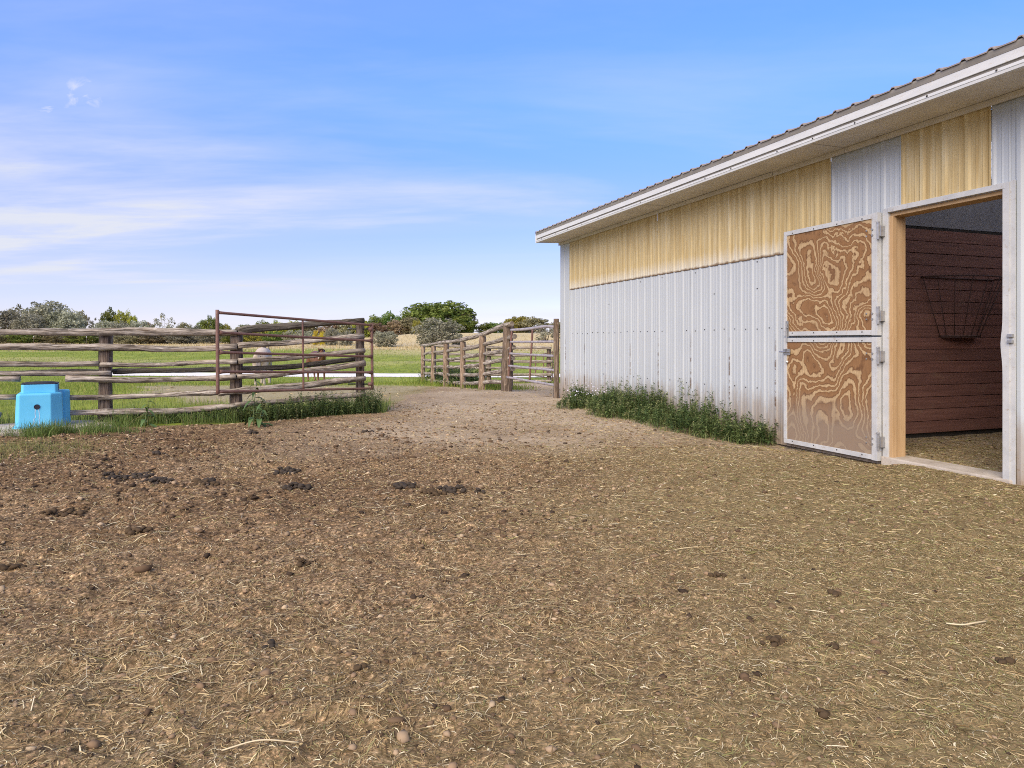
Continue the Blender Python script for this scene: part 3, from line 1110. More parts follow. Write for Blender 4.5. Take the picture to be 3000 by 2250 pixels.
# doorway: galvanised trim, timber jamb and head, concrete sill
OP_Z = 2.60
m = MB()
m.box((8.385, -0.030, -0.03), (8.455, 0.010, OP_Z + 0.05))
m.build("door_trim", MT['galv'], barn, bevel=0.004)
m = MB()
m.box((8.455, -0.042, OP_Z), (9.665, 0.0, OP_Z + 0.052))
m.build("door_trim", MT['galv'], barn, bevel=0.004)
m = MB()
pts = [(9.655 + (0.018 * math.exp(-((z - 1.22) / 0.13) ** 2)) * -1, z) for z in np.linspace(0.0, OP_Z + 0.05, 40)]
outl = [(p - 0.012, z) for p, z in pts] + [(9.70, z) for p, z in reversed(pts)]
m.prism(outl, 'y', -0.040, 0.0)
m.build("door_trim", MT['galv'], barn)
m = MB()
m.box((9.70, -0.030, -0.02), (9.745, -0.021, OP_Z + 0.06))
m.build("door_stop", MT['galv'], barn)
m = MB()
m.box((8.455, -0.012, 0.02), (8.495, 0.045, OP_Z - 0.04))
m.build("jamb_stop", MT['lumber'], barn, bevel=0.003)
m = MB()
m.box((8.440, 0.045, 0.02), (8.478, 0.19, OP_Z - 0.04))
m.build("door_jamb", MT['lumber'], barn, bevel=0.003)
m = MB()
m.box((9.655, 0.002, 0.02), (9.70, 0.19, OP_Z - 0.04))
m.build("door_jamb", MT['lumber'], barn, bevel=0.003)
m = MB()
m.box((8.44, 0.004, OP_Z - 0.04), (9.70, 0.19, OP_Z - 0.002))
m.build("door_head", MT['lumber'], barn, bevel=0.003)
m = MB()
m.box((8.38, -0.05, -0.12), (9.72, 0.26, 0.035))
m.build("door_sill", MT['concrete'], barn, bevel=0.012)
# strike on the right post
m = MB()
m.box((9.692, -0.060, 1.285), (9.735, -0.031, 1.315))
m.box((9.692, -0.060, 1.235), (9.735, -0.031, 1.262))
m.build("latch_strike", MT['steel'], barn, bevel=0.003)


def door_leaf(z0, z1, ply, latch_z, upper):
    s0, s1, ia, ib = 6.985, 8.375, -0.085, -0.045
    m = MB()
    m.box((s0 + 0.03, ia + 0.012, z0 + 0.03), (s1 - 0.04, ib, z1 - 0.03))
    d = m.build("door", ply, barn)
    fw = 0.052
    m = MB()
    m.box((s0, ia, z0), (s1 - 0.075, ia + 0.02, z0 + fw))
    m.build("door_frame", MT['galv'], d, bevel=0.003)
    m = MB()
    m.box((s0, ia, z1 - fw), (s1 - 0.075, ia + 0.02, z1))
    m.build("door_frame", MT['galv'], d, bevel=0.003)
    m = MB()
    m.box((s0, ia - 0.002, z0 + fw), (s0 + 0.05, ia + 0.02, z1 - fw))
    m.build("door_frame", MT['galv'], d, bevel=0.003)
    m = MB()
    m.box((s1 - 0.075, ia - 0.002, z0 - 0.004), (s1 - 0.022, ia + 0.02, z1 + 0.004))
    m.box((s1 - 0.022, ia - 0.004, z0 - 0.004), (s1, -0.03, z1 + 0.004))
    m.build("door_frame", MT['galv'], d)
    rn = random.Random(int(z0 * 10))
    for hz in (z0 + 0.20, z1 - 0.20):
        m = MB()
        m.tube([(s1 + 0.016, ia - 0.010, hz - 0.085), (s1 + 0.016, ia - 0.010, hz + 0.085)], 0.013, 8)
        m.box((s1 - 0.004, ia - 0.009, hz - 0.06), (s1 + 0.012, ia - 0.005, hz + 0.06))
        m.box((s1 + 0.012, ia - 0.004, hz - 0.055), (s1 + 0.045, -0.031, hz + 0.055))
        m.tube([(s1 + 0.016, ia - 0.010, hz + 0.085), (s1 + 0.016, ia - 0.010, hz + 0.10)], 0.018, 8)
        m.build("hinge", MT['steel'], d)
        m = MB()
        for dz in (-0.03, 0.03):
            m.tube([(s1 - 0.06, ia - 0.014, hz + dz), (s1 - 0.06, ia + 0.0, hz + dz)], 0.011, 6)
            m.tube([(s1 - 0.15, ia + 0.004, hz + dz), (s1 - 0.15, ia + 0.015, hz + dz)], 0.009, 6)
        m.build("hinge_bolts", MT['steel'], d)['kind'] = 'stuff'
    m = MB()
    for q in np.linspace(s0 + 0.15, s1 - 0.2, 4):
        m.box((q - 0.006, ia - 0.004, z0 + 0.028), (q + 0.006, ia, z0 + 0.040))
        m.box((q - 0.006, ia - 0.004, z1 - 0.040), (q + 0.006, ia, z1 - 0.028))
    m.build("frame_rivets", MT['dark'], d)['kind'] = 'stuff'
    m = MB()
    if upper:
        m.box((s0 + 0.045, ia - 0.010, latch_z), (s0 + 0.090, ia - 0.003, latch_z + 0.20))
        m.tube([(s0 + 0.068, ia - 0.018, latch_z - 0.06), (s0 + 0.068, ia - 0.018, latch_z + 0.17)], 0.008, 8)
        m.tube([(s0 + 0.068, ia - 0.018, latch_z + 0.12), (s0 + 0.10, ia - 0.035, latch_z + 0.12)], 0.006, 6)
    else:
        m.box((s0 + 0.005, ia - 0.012, latch_z - 0.035), (s0 + 0.12, ia - 0.004, latch_z + 0.035))
        m.tube([(s0 - 0.05, ia - 0.020, latch_z), (s0 + 0.13, ia - 0.020, latch_z)], 0.010, 8)
        m.tube([(s0 + 0.06, ia - 0.020, latch_z), (s0 + 0.10, ia - 0.05, latch_z + 0.04)], 0.007, 6)
        k_ = MB()
        k_.tube([(s0 + 0.055, ia - 0.004, latch_z - 0.13), (s0 + 0.085, ia - 0.022, latch_z - 0.12)], 0.012, 6)
        k_.build("latch_ring", MT['steel'], d)
    m.build("latch", MT['steel'], d)


door_leaf(1.318, 2.612, MT['ply_a'], 1.30, True)
door_leaf(-0.012, 1.292, MT['ply_b'], 1.12, False)

# stall inside: tongue-and-groove wall, tin above it, far walls, ceiling-high dark space
stall = empty("stall_wall")
stall.parent = barn
bz, k = 0.06, 0
rnd = random.Random(12)
while bz < 2.70:
    m = MB()
    t = rnd.uniform(-0.003, 0.003)
    m.box((7.31, 0.14, bz + 0.003), (7.352 + t, 4.25, bz + 0.152))
    m.build("board", MT['board'], stall, bevel=0.004)
    bz += 0.1555
m = MB()
m.box((7.26, 0.14, 0.0), (7.31, 4.3, 2.74))
m.build("backing", MT['dark'], stall)
m = MB()
m.box((7.24, 0.12, 2.75), (7.30, 4.3, 3.45))
m.build("upper_sheet", MT['tin'], stall)
m = MB()
m.box((7.2, 4.30, 0.0), (11.2, 4.36, 2.45))
m.build("stall_back", MT['board'], barn)
m = MB()
m.box((11.14, 0.06, 0.0), (11.2, 4.30, 2.45))
m.build("stall_side", MT['board'], barn)
m = MB()
m.box((0.1, 0.05, 0.0), (7.2, 0.07, 2.3))
m.build("inner_lining", MT['board'], barn)

# hay rack on the stall wall
rack = empty("hay_rack", (*from_si(7.356, 2.45), 0), math.atan2(SD[1], SD[0]))
tag(rack, "dark iron hay rack hanging on the brown stall wall", "hay rack")


def rack_ring(z, half, dep, r, name):
    pts = [(dep * math.sin(a), -half * math.cos(a), z) for a in np.linspace(0, math.pi, 17)]
    m = MB()
    m.tube(pts, r, 6)
    m.build(name, MT['rack_iron'], rack, smooth=True)
    m = MB()
    m.tube([(0.008, -half, z), (0.008, half, z)], r, 6)
    m.build(name, MT['rack_iron'], rack, smooth=True)


rack_ring(2.08, 0.66, 0.42, 0.010, "rim")
rack_ring(1.32, 0.34, 0.18, 0.010, "lower_ring")
for a in np.linspace(0.06, math.pi - 0.06, 9):
    m = MB()
    m.tube([(0.42 * math.sin(a), -0.66 * math.cos(a), 2.08), (0.18 * math.sin(a), -0.34 * math.cos(a), 1.32)], 0.0052, 6)
    m.build("bar", MT['rack_iron'], rack, smooth=True)
m = MB()
pr = [(0.18 * math.sin(a), -0.34 * math.cos(a), 1.315) for a in np.linspace(0, math.pi, 13)]
m.add(pr + [(p[0], p[1], 1.300) for p in pr], [tuple(range(12, -1, -1)), tuple(range(13, 26))] + [(k, k + 1, 14 + k, 13 + k) for k in range(12)])
m.build("tray", MT['rack_iron'], rack)


# ------------------------------------------------------------------ fences
def resample(pts, step):
    pts = [Vector(p) for p in pts]
    out = [pts[0]]
    for a, b in zip(pts[:-1], pts[1:]):
        n = max(1, int((b - a).length / step))
        for k in range(1, n + 1):
            out.append(a.lerp(b, k / n))
    return out


def catmull(pts, n=6):
    pts = [Vector(p) for p in pts]
    if len(pts) < 3:
        return pts
    e = [pts[0] * 2 - pts[1]] + pts + [pts[-1] * 2 - pts[-2]]
    out = []
    for k in range(1, len(e) - 2):
        p0, p1, p2, p3 = e[k - 1:k + 3]
        for j in range(n):
            t = j / n
            out.append(0.5 * ((2 * p1) + (-p0 + p2) * t + (2 * p0 - 5 * p1 + 4 * p2 - p3) * t * t + (-p0 + 3 * p1 - 3 * p2 + p3) * t ** 3))
    out.append(pts[-1])
    return out


_seed = [100]


def log_rail(pts, r, mat, parent, wob=0.16, name="rail", taper=0.0, n=10):
    _seed[0] += 1
    rnd = random.Random(_seed[0])
    pts = resample(catmull(pts), 0.10)
    ph = rnd.uniform(0, 9)
    rad, q = [], []
    for k, p in enumerate(pts):
        u = k / max(1, len(pts) - 1)
        t = k * 0.10
        knot = sum(0.16 * math.exp(-((t - c) / 0.05) ** 2) for c in ((ph * 0.37) % 1.1, 1.1 + (ph * 0.53) % 1.2, 2.6 + (ph * 0.2) % 1))
        rad.append(r * (1 + taper * (u - 0.5) + 0.07 * math.sin(t * 2.3 + ph) + 0.05 * math.sin(t * 5.9 + 2 * ph) + knot))
        q.append(p + Vector((0, 0.008 * math.sin(t * 1.9 + ph), 0.010 * math.sin(t * 1.6 + 2 * ph) + 0.005 * math.sin(t * 4.7 + ph))))
    m = MB()
    m.tube(q, rad, n, True, wob, _seed[0])
    return m.build(name, mat, parent, smooth=True)


def log_post(x, y, z0, z1, r, mat, parent, lean=(0, 0), wob=0.10, square=False, taper=-0.12, n=12):
    _seed[0] += 1
    rnd = random.Random(_seed[0])
    k = max(4, int((z1 - z0) / 0.12))
    ph = rnd.uniform(0, 9)
    pts, rad = [], []
    for j in range(k + 1):
        u = j / k
        z = z0 + (z1 - z0) * u
        pts.append((x + lean[0] * u, y + lean[1] * u, z))
        rad.append(r * (1 + taper * u + 0.04 * math.sin(z * 5 + ph) + 0.03 * math.sin(z * 13 + ph)))
    m = MB()
    m.tube(pts, rad, n, True, wob, _seed[0])
    if square:
        # hewn tie: push the ring towards a square
        c = []
        for v in m.v:
            u = (v[2] - z0) / (z1 - z0)
            cx, cy = x + lean[0] * u, y + lean[1] * u
            dx, dy = v[0] - cx, v[1] - cy
            d = math.hypot(dx, dy) or 1
            a = math.atan2(dy, dx)
            sq = 0.93 / max(abs(math.cos(a)), abs(math.sin(a)))
            f = 0.25 + 0.75 * sq
            c.append((cx + dx * f * 0.92, cy + dy * f * 0.92, v[2]))
        m.v = c
    return m.build("post", mat, parent, smooth=True)


fence = empty("rail_fence", (-4.4, 10.95, 0))
tag(fence, "weathered seven-rail log fence at the pasture edge, interrupted by the blue drinker", "fence")
fence.location = (0, 0, 0)


def front(x, y, off=-0.135):
    return P(x, y, fence_depth(x) + off)


for px, top, r in ((-190, 975, 0.105), (310, 974, 0.104), (692, 976, 0.104)):
    Y = fence_depth(px)
    X = (px - 1500) / FPX * Y
    log_post(X, Y, tz(X, Y) - 0.25, CAM_H + (HORIZON - top) / FPX * Y, r, MT['post'], fence, square=True, taper=-0.06, wob=0.07)
Y = 12.15
X = (1055 - 1500) / FPX * Y
log_post(X, Y, -0.25, CAM_H + (HORIZON - 940) / FPX * Y, 0.088, MT['post'], fence, square=True, taper=-0.08, wob=0.07)

RAILS = [
    ([(-420, 969), (0, 972), (310, 973.5), (560, 975), (694, 975)], 0.052, 'rail', -0.13),
    ([(696, 970), (780, 962), (885, 954.5), (970, 946), (1066, 937)], 0.056, 'rail_dark', -0.145),
    ([(-420, 1016), (0, 1017), (310, 1019.5), (560, 1021.5), (695, 1015)], 0.048, 'rail', -0.135),
    ([(696, 1014), (790, 1007), (885, 1000), (1066, 983)], 0.047, 'rail', -0.145),
    ([(-420, 1069), (0, 1068.5), (150, 1069), (290, 1067)], 0.037, 'rail', -0.125),
    ([(292, 1067), (450, 1066), (600, 1062), (695, 1060.5)], 0.037, 'rail', -0.13),
    ([(697, 1060.5), (830, 1049), (950, 1037), (1069, 1025)], 0.043, 'rail', -0.14),
    ([(-420, 1092), (0, 1091), (160, 1089), (326, 1088)], 0.035, 'rail_dark', 0.13),
    ([(330, 1090), (470, 1088), (600, 1084.6), (717, 1079), (871, 1070), (1048, 1050)], 0.040, 'rail_dark', 0.135),
    ([(-420, 1096), (0, 1096), (160, 1095), (325, 1096)], 0.032, 'rail', -0.125),
    ([(-420, 1109), (-100, 1110), (60, 1110)], 0.042, 'rail', -0.15),
    ([(192, 1112), (310, 1112), (470, 1111), (600, 1106.5), (692, 1104)], 0.045, 'rail', -0.15),
    ([(693, 1102), (780, 1098), (871, 1090), (970, 1079), (1070, 1066)], 0.045, 'rail', -0.14),
    ([(-420, 1166), (-150, 1165), (48, 1165)], 0.038, 'rail', -0.12),
    ([(188, 1163.5), (300, 1161), (470, 1158), (600, 1152), (700, 1148)], 0.041, 'rail', -0.13),
    ([(640, 1152), (716, 1143), (871, 1129), (970, 1119), (1070, 1109)], 0.050, 'rail', -0.155),
    ([(-420, 1215), (3, 1214)], 0.040, 'rail', -0.13),
    ([(190, 1209), (310, 1207), (470, 1203), (600, 1197), (693, 1190)], 0.044, 'rail', -0.13),
    ([(688, 1189), (780, 1181), (871, 1172), (970, 1162), (1070, 1152)], 0.044, 'rail', -0.14),
]
for pts, r, mt, off in RAILS:
    log_rail([front(x, y, off) for x, y in pts], r, MT[mt], fence, taper=0.12)


def line_depth(xa, Ya, xb, Yb):
    return lambda x: 1.0 / (1 / Ya + (1 / Yb - 1 / Ya) * (x - xa) / (xb - xa))


def c3(pts):
    """points read off the crop that starts at (1150, 850)"""
    return [(1150 + a / 3.687, 850 + b / 3.687) for a, b in pts]


wing = empty("rail_fence", (0, 0, 0))
tag(wing, "log fence of six posts climbing beside the lane to the leaning gate post", "fence")
wd = line_depth(1239.5, 29.0, 1486, 17.3)
for px, top, base, r, mt, lean in ((1239.5, 1014, 1123, 0.105, 'post_warm', 0), (1269.5, 1014, 1133, 0.105, 'post_warm', 0), (1307.5, 1007, 1138, 0.118, 'post_warm', 0),
                                   (1355.5, 1001, 1141.5, 0.10, 'post_warm', 0.01), (1413, 985, 1146, 0.112, 'post_warm', -0.0), (1482, 952, 1145, 0.15, 'post', 0.07)):
    Y = wd(px)
    X = (px - 1500) / FPX * Y
    zb = tz(X, Y)
    log_post(X, Y, zb - 0.3, CAM_H + (HORIZON - top) / FPX * Y, r, MT[mt], wing, lean=(lean, 0), wob=0.09)
for pts, r, off in (([(315, 598), (420, 588), (590, 558), (740, 543), (960, 478), (1090, 428), (1200, 392), (1292, 366)], 0.062, 0.0),
                    ([(335, 690), (510, 665), (680, 648), (860, 620), (960, 597), (1080, 570), (1200, 530), (1320, 500)], 0.058, 0.17),
                    ([(315, 755), (510, 757), (680, 740), (860, 715), (1000, 685), (1190, 655), (1312, 622)], 0.056, 0.17),
                    ([(335, 830), (510, 828), (680, 828), (860, 820), (1080, 770), (1170, 760), (1305, 735)], 0.056, 0.17),
                    ([(312, 895), (510, 905), (680, 917), (860, 918), (1080, 890), (1170, 880), (1305, 855)], 0.056, 0.17),
                    ([(335, 970), (510, 985), (660, 1003), (860, 1005), (1080, 995), (1215, 990)], 0.056, 0.17)):
    log_rail([P(x, y, wd(x) + off) for x, y in c3(pts)], r, MT['rail'], wing, wob=0.09, taper=0.1)

back = empty("rail_fence", (0, 0, 0))
tag(back, "distant grey log fence seen through the bars of the closed gate", "fence")
bd = line_depth(1265, 31.5, 1617, 30.0)
for px, top, r in ((1272, 1016, 0.10), (1432, 1018, 0.125), (1608, 1021, 0.105)):
    Y = bd(px)
    X = (px - 1500) / FPX * Y
    log_post(X, Y, tz(X, Y) - 0.3, CAM_H + (HORIZON - top) / FPX * Y, r, MT['post'], back)
for pts, r in (([(420, 600), (940, 612), (1190, 618), (1715, 628)], 0.062), ([(420, 690), (940, 695), (1190, 705), (1700, 708)], 0.055),
               ([(420, 762), (930, 765), (1290, 775), (1730, 770)], 0.062), ([(420, 846), (800, 845), (1170, 842), (1725, 835)], 0.055),
               ([(420, 912), (1010, 915), (1290, 915), (1722, 908)], 0.062), ([(420, 968), (720, 975), (1170, 985), (1718, 983)], 0.055)):
    log_rail([P(x, y, bd(x) - 0.16) for x, y in c3(pts)], r, MT['rail'], back, wob=0.09)

gp = empty("gate_post", (0, 0, 0))
tag(gp, "square brown timber post standing against the barn corner", "post")
log_post(0.985, 15.17, -0.25, 1.752, 0.072, MT['post'], gp, square=True, taper=0.0, wob=0.03)


# ------------------------------------------------------------------ pipe gates
def pipe(pts, r, name, mat, parent, flare=0.0, n=10):
    pts = resample(pts, 0.06)
    L = len(pts)
    rad = []
    for k in range(L):
        e = min(k, L - 1 - k) * 0.06
        rad.append(r * (1 + flare * math.exp(-(e / 0.05) ** 2)))
    m = MB()
    m.tube(pts, rad, n)
    return m.build(name, mat, parent, smooth=True)


def c2(a, b):
    return 600 + a / 3.687, 850 + b / 3.687


gate = empty("pipe_gate", (0, 0, 0))
tag(gate, "rust-brown five-bar pipe gate swung open in front of the log fence", "gate")
gd = line_depth(636.6, 9.56, 1090, 12.0)


def g(a, b):
    x, y = c2(a, b)
    return P(x, y, gd(x))


pipe([g(135, 212), g(140, 1122)], 0.0245, "stile", MT['rust'], gate)
pipe([g(1803, 362), g(1810, 1075)], 0.0245, "stile", MT['rust'], gate)
for (a, b), (c, d), fl in (((150, 243), (1800, 378), 0.15), ((150, 458), (1800, 548), 0.85), ((150, 672), (1800, 718), 0.85), ((150, 882), (1800, 889), 0.85), ((150, 1098), (1812, 1062), 0.1)):
    pipe([g(a, b), g(c, d)], 0.0205, "rail", MT['rust'], gate, fl)
pipe([g(1057, 322), g(1066, 1068)], 0.016, "brace", MT['rust'], gate)
for yy in (420, 1015):
    a, b = g(1795, yy), P(*c2(1700, yy), 12.12)
    pipe([a, b], 0.012, "hinge_pin", MT['black_iron'], gate)
    q = P(*c2(1548, yy), 12.3)
    pipe([b + Vector((-0.02, 0.06, 0)), q], 0.012, "hinge_pin", MT['black_iron'], gate)
    m = MB()
    m.tube([a + Vector((-0.012, 0, -0.03)), a + Vector((-0.012, 0, 0.03))], 0.038, 10)
    m.build("hinge_eye", MT['rust'], gate, smooth=True)

gate2 = empty("pipe_gate", (0, 0, 0))
tag(gate2, "closed pipe gate between the leaning post and the barn corner", "gate")
g2d = line_depth(1150 + 1240 / 3.687, 17.05, 1150 + 1755 / 3.687, 15.38)


def g2(a, b):
    x, y = c3([(a, b)])[0]
    return P(x, y, g2d(x))


pipe(catmull([g2(1282, 432), g2(1400, 425), g2(1500, 415), g2(1640, 394), g2(1758, 398)]), 0.036, "rail", MT['grey_pipe'], gate2)
for (a, b), (c, d) in (((1278, 561), (1762, 557)), ((1272, 685), (1762, 713)), ((1262, 818), (1764, 868)), ((1240, 940), (1764, 1030))):
    pipe([g2(a, b), g2(c, d)], 0.030, "rail", MT['grey_pipe'], gate2, 0.2)
pipe([g2(1290, 425), g2(1252, 945)], 0.027, "stile", MT['rust'], gate2)
pipe([g2(1764, 395), g2(1766, 1035)], 0.027, "stile", MT['rust'], gate2)
pipe([g2(1513, 420), g2(1480, 972)], 0.026, "brace", MT['rust'], gate2)
# chain hanging from the latch end
m = MB()
for k in range(9):
    c = P(1623 + 0.6 * math.sin(k), 1051 + k * 3.5, 15.33)
    ring = []
    ax = Vector((1, 0, 0)) if k % 2 else Vector((0, 1, 0))
    for a in np.linspace(0, 2 * math.pi, 9):
        ring.append(c + ax * 0.014 * math.cos(a) + Vector((0, 0, 0.020 * math.sin(a))))
    m.tube(ring, 0.005, 5, caps=False)
m.build("chain", MT['black_iron'], gate2)['kind'] = 'stuff'

gate3 = empty("pipe_gate", (0, 0, 0))
tag(gate3, "thin dark pipe gate standing behind the distant fence beside the barn", "gate")


def g3(a, b, Y=33.0):
    x, y = c3([(a, b)])[0]
    return P(x, y, Y)


pipe([g3(1545, 700, 34.5), g3(1545, 930, 34.5)], 0.03, "stile", MT['rust'], gate3)
pipe([g3(1725, 655, 32.0), g3(1725, 985, 32.0)], 0.03, "stile", MT['rust'], gate3)
pipe([g3(1632, 690, 33.2), g3(1632, 950, 33.2)], 0.022, "brace", MT['rust'], gate3)
for y0, y1 in ((705, 672), (775, 750), (845, 835), (925, 950)):
    pipe([g3(1545, y0, 34.5), g3(1725, y1, 32.0)], 0.024, "rail", MT['rust'], gate3)

# ------------------------------------------------------------------ drinker on its pad
WX, WY, WA = -6.715, 9.72, R(31)
pad_v = []
rnd = random.Random(21)
outline = []
for k in range(22):
    a = 2 * math.pi * k / 22
    rx, ry = 0.88, 0.66
    outline.append((math.copysign(abs(math.cos(a)) ** 0.6, math.cos(a)) * rx * rnd.uniform(0.92, 1.05), math.copysign(abs(math.sin(a)) ** 0.6, math.sin(a)) * ry * rnd.uniform(0.92, 1.05)))
m = MB()
m.prism(outline, 'z', -0.15, 0.045)
pad = m.build("concrete_pad", MT['concrete'], None, bevel=0.015)
pad.location = (WX + 0.02, WY - 0.02, 0)
pad.rotation_euler = (0, 0, R(27))
tag(pad, "broken pale concrete slab under the blue drinker", "slab")

drinker = empty("cattle_waterer", (WX, WY, 0.045), WA)
tag(drinker, "sky blue plastic livestock drinker with black lid standing in the fence gap", "waterer")


def oct_ring(w, d, c, z, cy=0.0):
    x, y = w / 2, d / 2
    return [(-x + c, -y + cy, z), (x - c, -y + cy, z), (x, -y + c + cy, z), (x, y - c + cy, z), (x - c, y + cy, z), (-x + c, y + cy, z), (-x, y - c + cy, z), (-x, -y + c + cy, z)]


def loft(rings, name, mat, parent, bevel=0.012, smooth=False):
    n = len(rings[0])
    V = [p for r_ in rings for p in r_]
    F = [tuple(range(n - 1, -1, -1)), tuple(range((len(rings) - 1) * n, len(rings) * n))]
    for k in range(len(rings) - 1):
        F += [(k * n + j, k * n + (j + 1) % n, (k + 1) * n + (j + 1) % n, (k + 1) * n + j) for j in range(n)]
    m = MB()
    m.add(V, F)
    return m.build(name, mat, parent, bevel=bevel)




def body_ring(w, d, cl, cr, z, x0=0.0, y0=0.0):
    """plan with a small left corner and a broad right chamfer"""
    x, y = w / 2, d / 2
    pts = [(-x + cl, -y), (x - cr, -y), (x, -y + cr), (x, y - cl), (x - cl, y), (-x + cl, y), (-x, y - cl), (-x, -y + cl)]
    return [(a + x0, b + y0, z) for a, b in pts]


loft([body_ring(0.61, 0.60, 0.05, 0.14, 0.0), body_ring(0.61, 0.60, 0.05, 0.14, 0.020)], "flange", MT['blue'], drinker, 0.007)
loft([body_ring(0.555, 0.56, 0.045, 0.135, 0.020), body_ring(0.525, 0.53, 0.04, 0.125, 0.462), body_ring(0.495, 0.50, 0.035, 0.115, 0.482)], "body", MT['blue'], drinker, 0.012)
loft([oct_ring(0.435, 0.40, 0.03, 0.48, 0.03), oct_ring(0.425, 0.39, 0.03, 0.602, 0.03)], "head", MT['blue'], drinker, 0.010)
loft([oct_ring(0.432, 0.396, 0.035, 0.602, 0.03), oct_ring(0.432, 0.396, 0.035, 0.615, 0.03)], "rim", MT['rubber'], drinker, 0.004)
m = MB()
ring = [(0.19 * math.cos(a), 0.03 + 0.175 * math.sin(a), 0) for a in np.linspace(0, 2 * math.pi, 28, endpoint=False)]
m.add([(p[0], p[1], 0.615) for p in ring] + [(p[0] * 0.9, p[1] * 0.9, 0.628) for p in ring], [tuple(range(28, 56))] + [(k, (k + 1) % 28, 28 + (k + 1) % 28, 28 + k) for k in range(28)])
m.build("lid", MT['rubber'], drinker)
lob = loft([oct_ring(0.26, 0.26, 0.05, 0.0), oct_ring(0.24, 0.24, 0.05, 0.475), oct_ring(0.215, 0.215, 0.045, 0.495)], "side_trough", MT['blue'], drinker, 0.012)
lob.location = (0.225, 0.22, 0)
m = MB()
m.box((0.208, -0.04, 0.505), (0.220, -0.005, 0.585))
m.build("vent", MT['rubber'], drinker)
m = MB()
m.tube([(-0.022, -0.280, 0.295), (-0.022, -0.262, 0.295)], [0.036, 0.036], 16, caps=False)
m.tube([(-0.022, -0.276, 0.295), (-0.022, -0.272, 0.295)], [0.034, 0.034], 16)
m.build("drain_hole", MT['rubber'], drinker)
# lime run below the hole: two crooked trickles, a crust standing proud of the plastic
m = MB()
for sx, path in ((-1, [(0.0, 0.27), (-0.004, 0.20), (0.004, 0.15), (-0.018, 0.13), (-0.014, 0.09), (-0.03, 0.05), (-0.045, 0.026)]), (1, [(0.0, 0.27), (0.008, 0.20), (0.012, 0.15), (0.006, 0.12), (0.012, 0.06), (0.03, 0.026)])):
    for (a, za), (b, zb) in zip(path[:-1], path[1:]):
        xa, xb = -0.022 + sx * 0.018 + a, -0.022 + sx * 0.018 + b
        ya, yb = (-0.2665 - 0.0155 * (0.462 - q) / 0.442 for q in (za, zb))
        w = 0.0045
        m.add([(xa - w, ya, za), (xa + w, ya, za), (xb + w, yb, zb), (xb - w, yb, zb)], [(0, 1, 2, 3)])
m.build("lime_streak", MT['lime'], drinker)

# ------------------------------------------------------------------ horses
def skin_body(name, mat, parent, verts, edges, radii, levels=2):
    me = bpy.data.meshes.new(name)
    me.from_pydata(verts, edges, [])
    o = bpy.data.objects.new(name, me)
    col.objects.link(o)
    sk = o.modifiers.new("skin", 'SKIN')
    sk.use_smooth_shade = True
    sd = o.modifiers.new("sub", 'SUBSURF')
    sd.levels = levels
    lay = me.skin_vertices[0].data
    for k, r in enumerate(radii):
        lay[k].radius = r if isinstance(r, tuple) else (r, r)
    lay[0].use_root = True
    dg = bpy.context.evaluated_depsgraph_get()
    em = bpy.data.meshes.new_from_object(o.evaluated_get(dg))
    em.name = name
    bpy.data.objects.remove(o)
    for p in em.polygons:
        p.use_smooth = True
    em.materials.clear()
    return link(name, em, mat, parent)


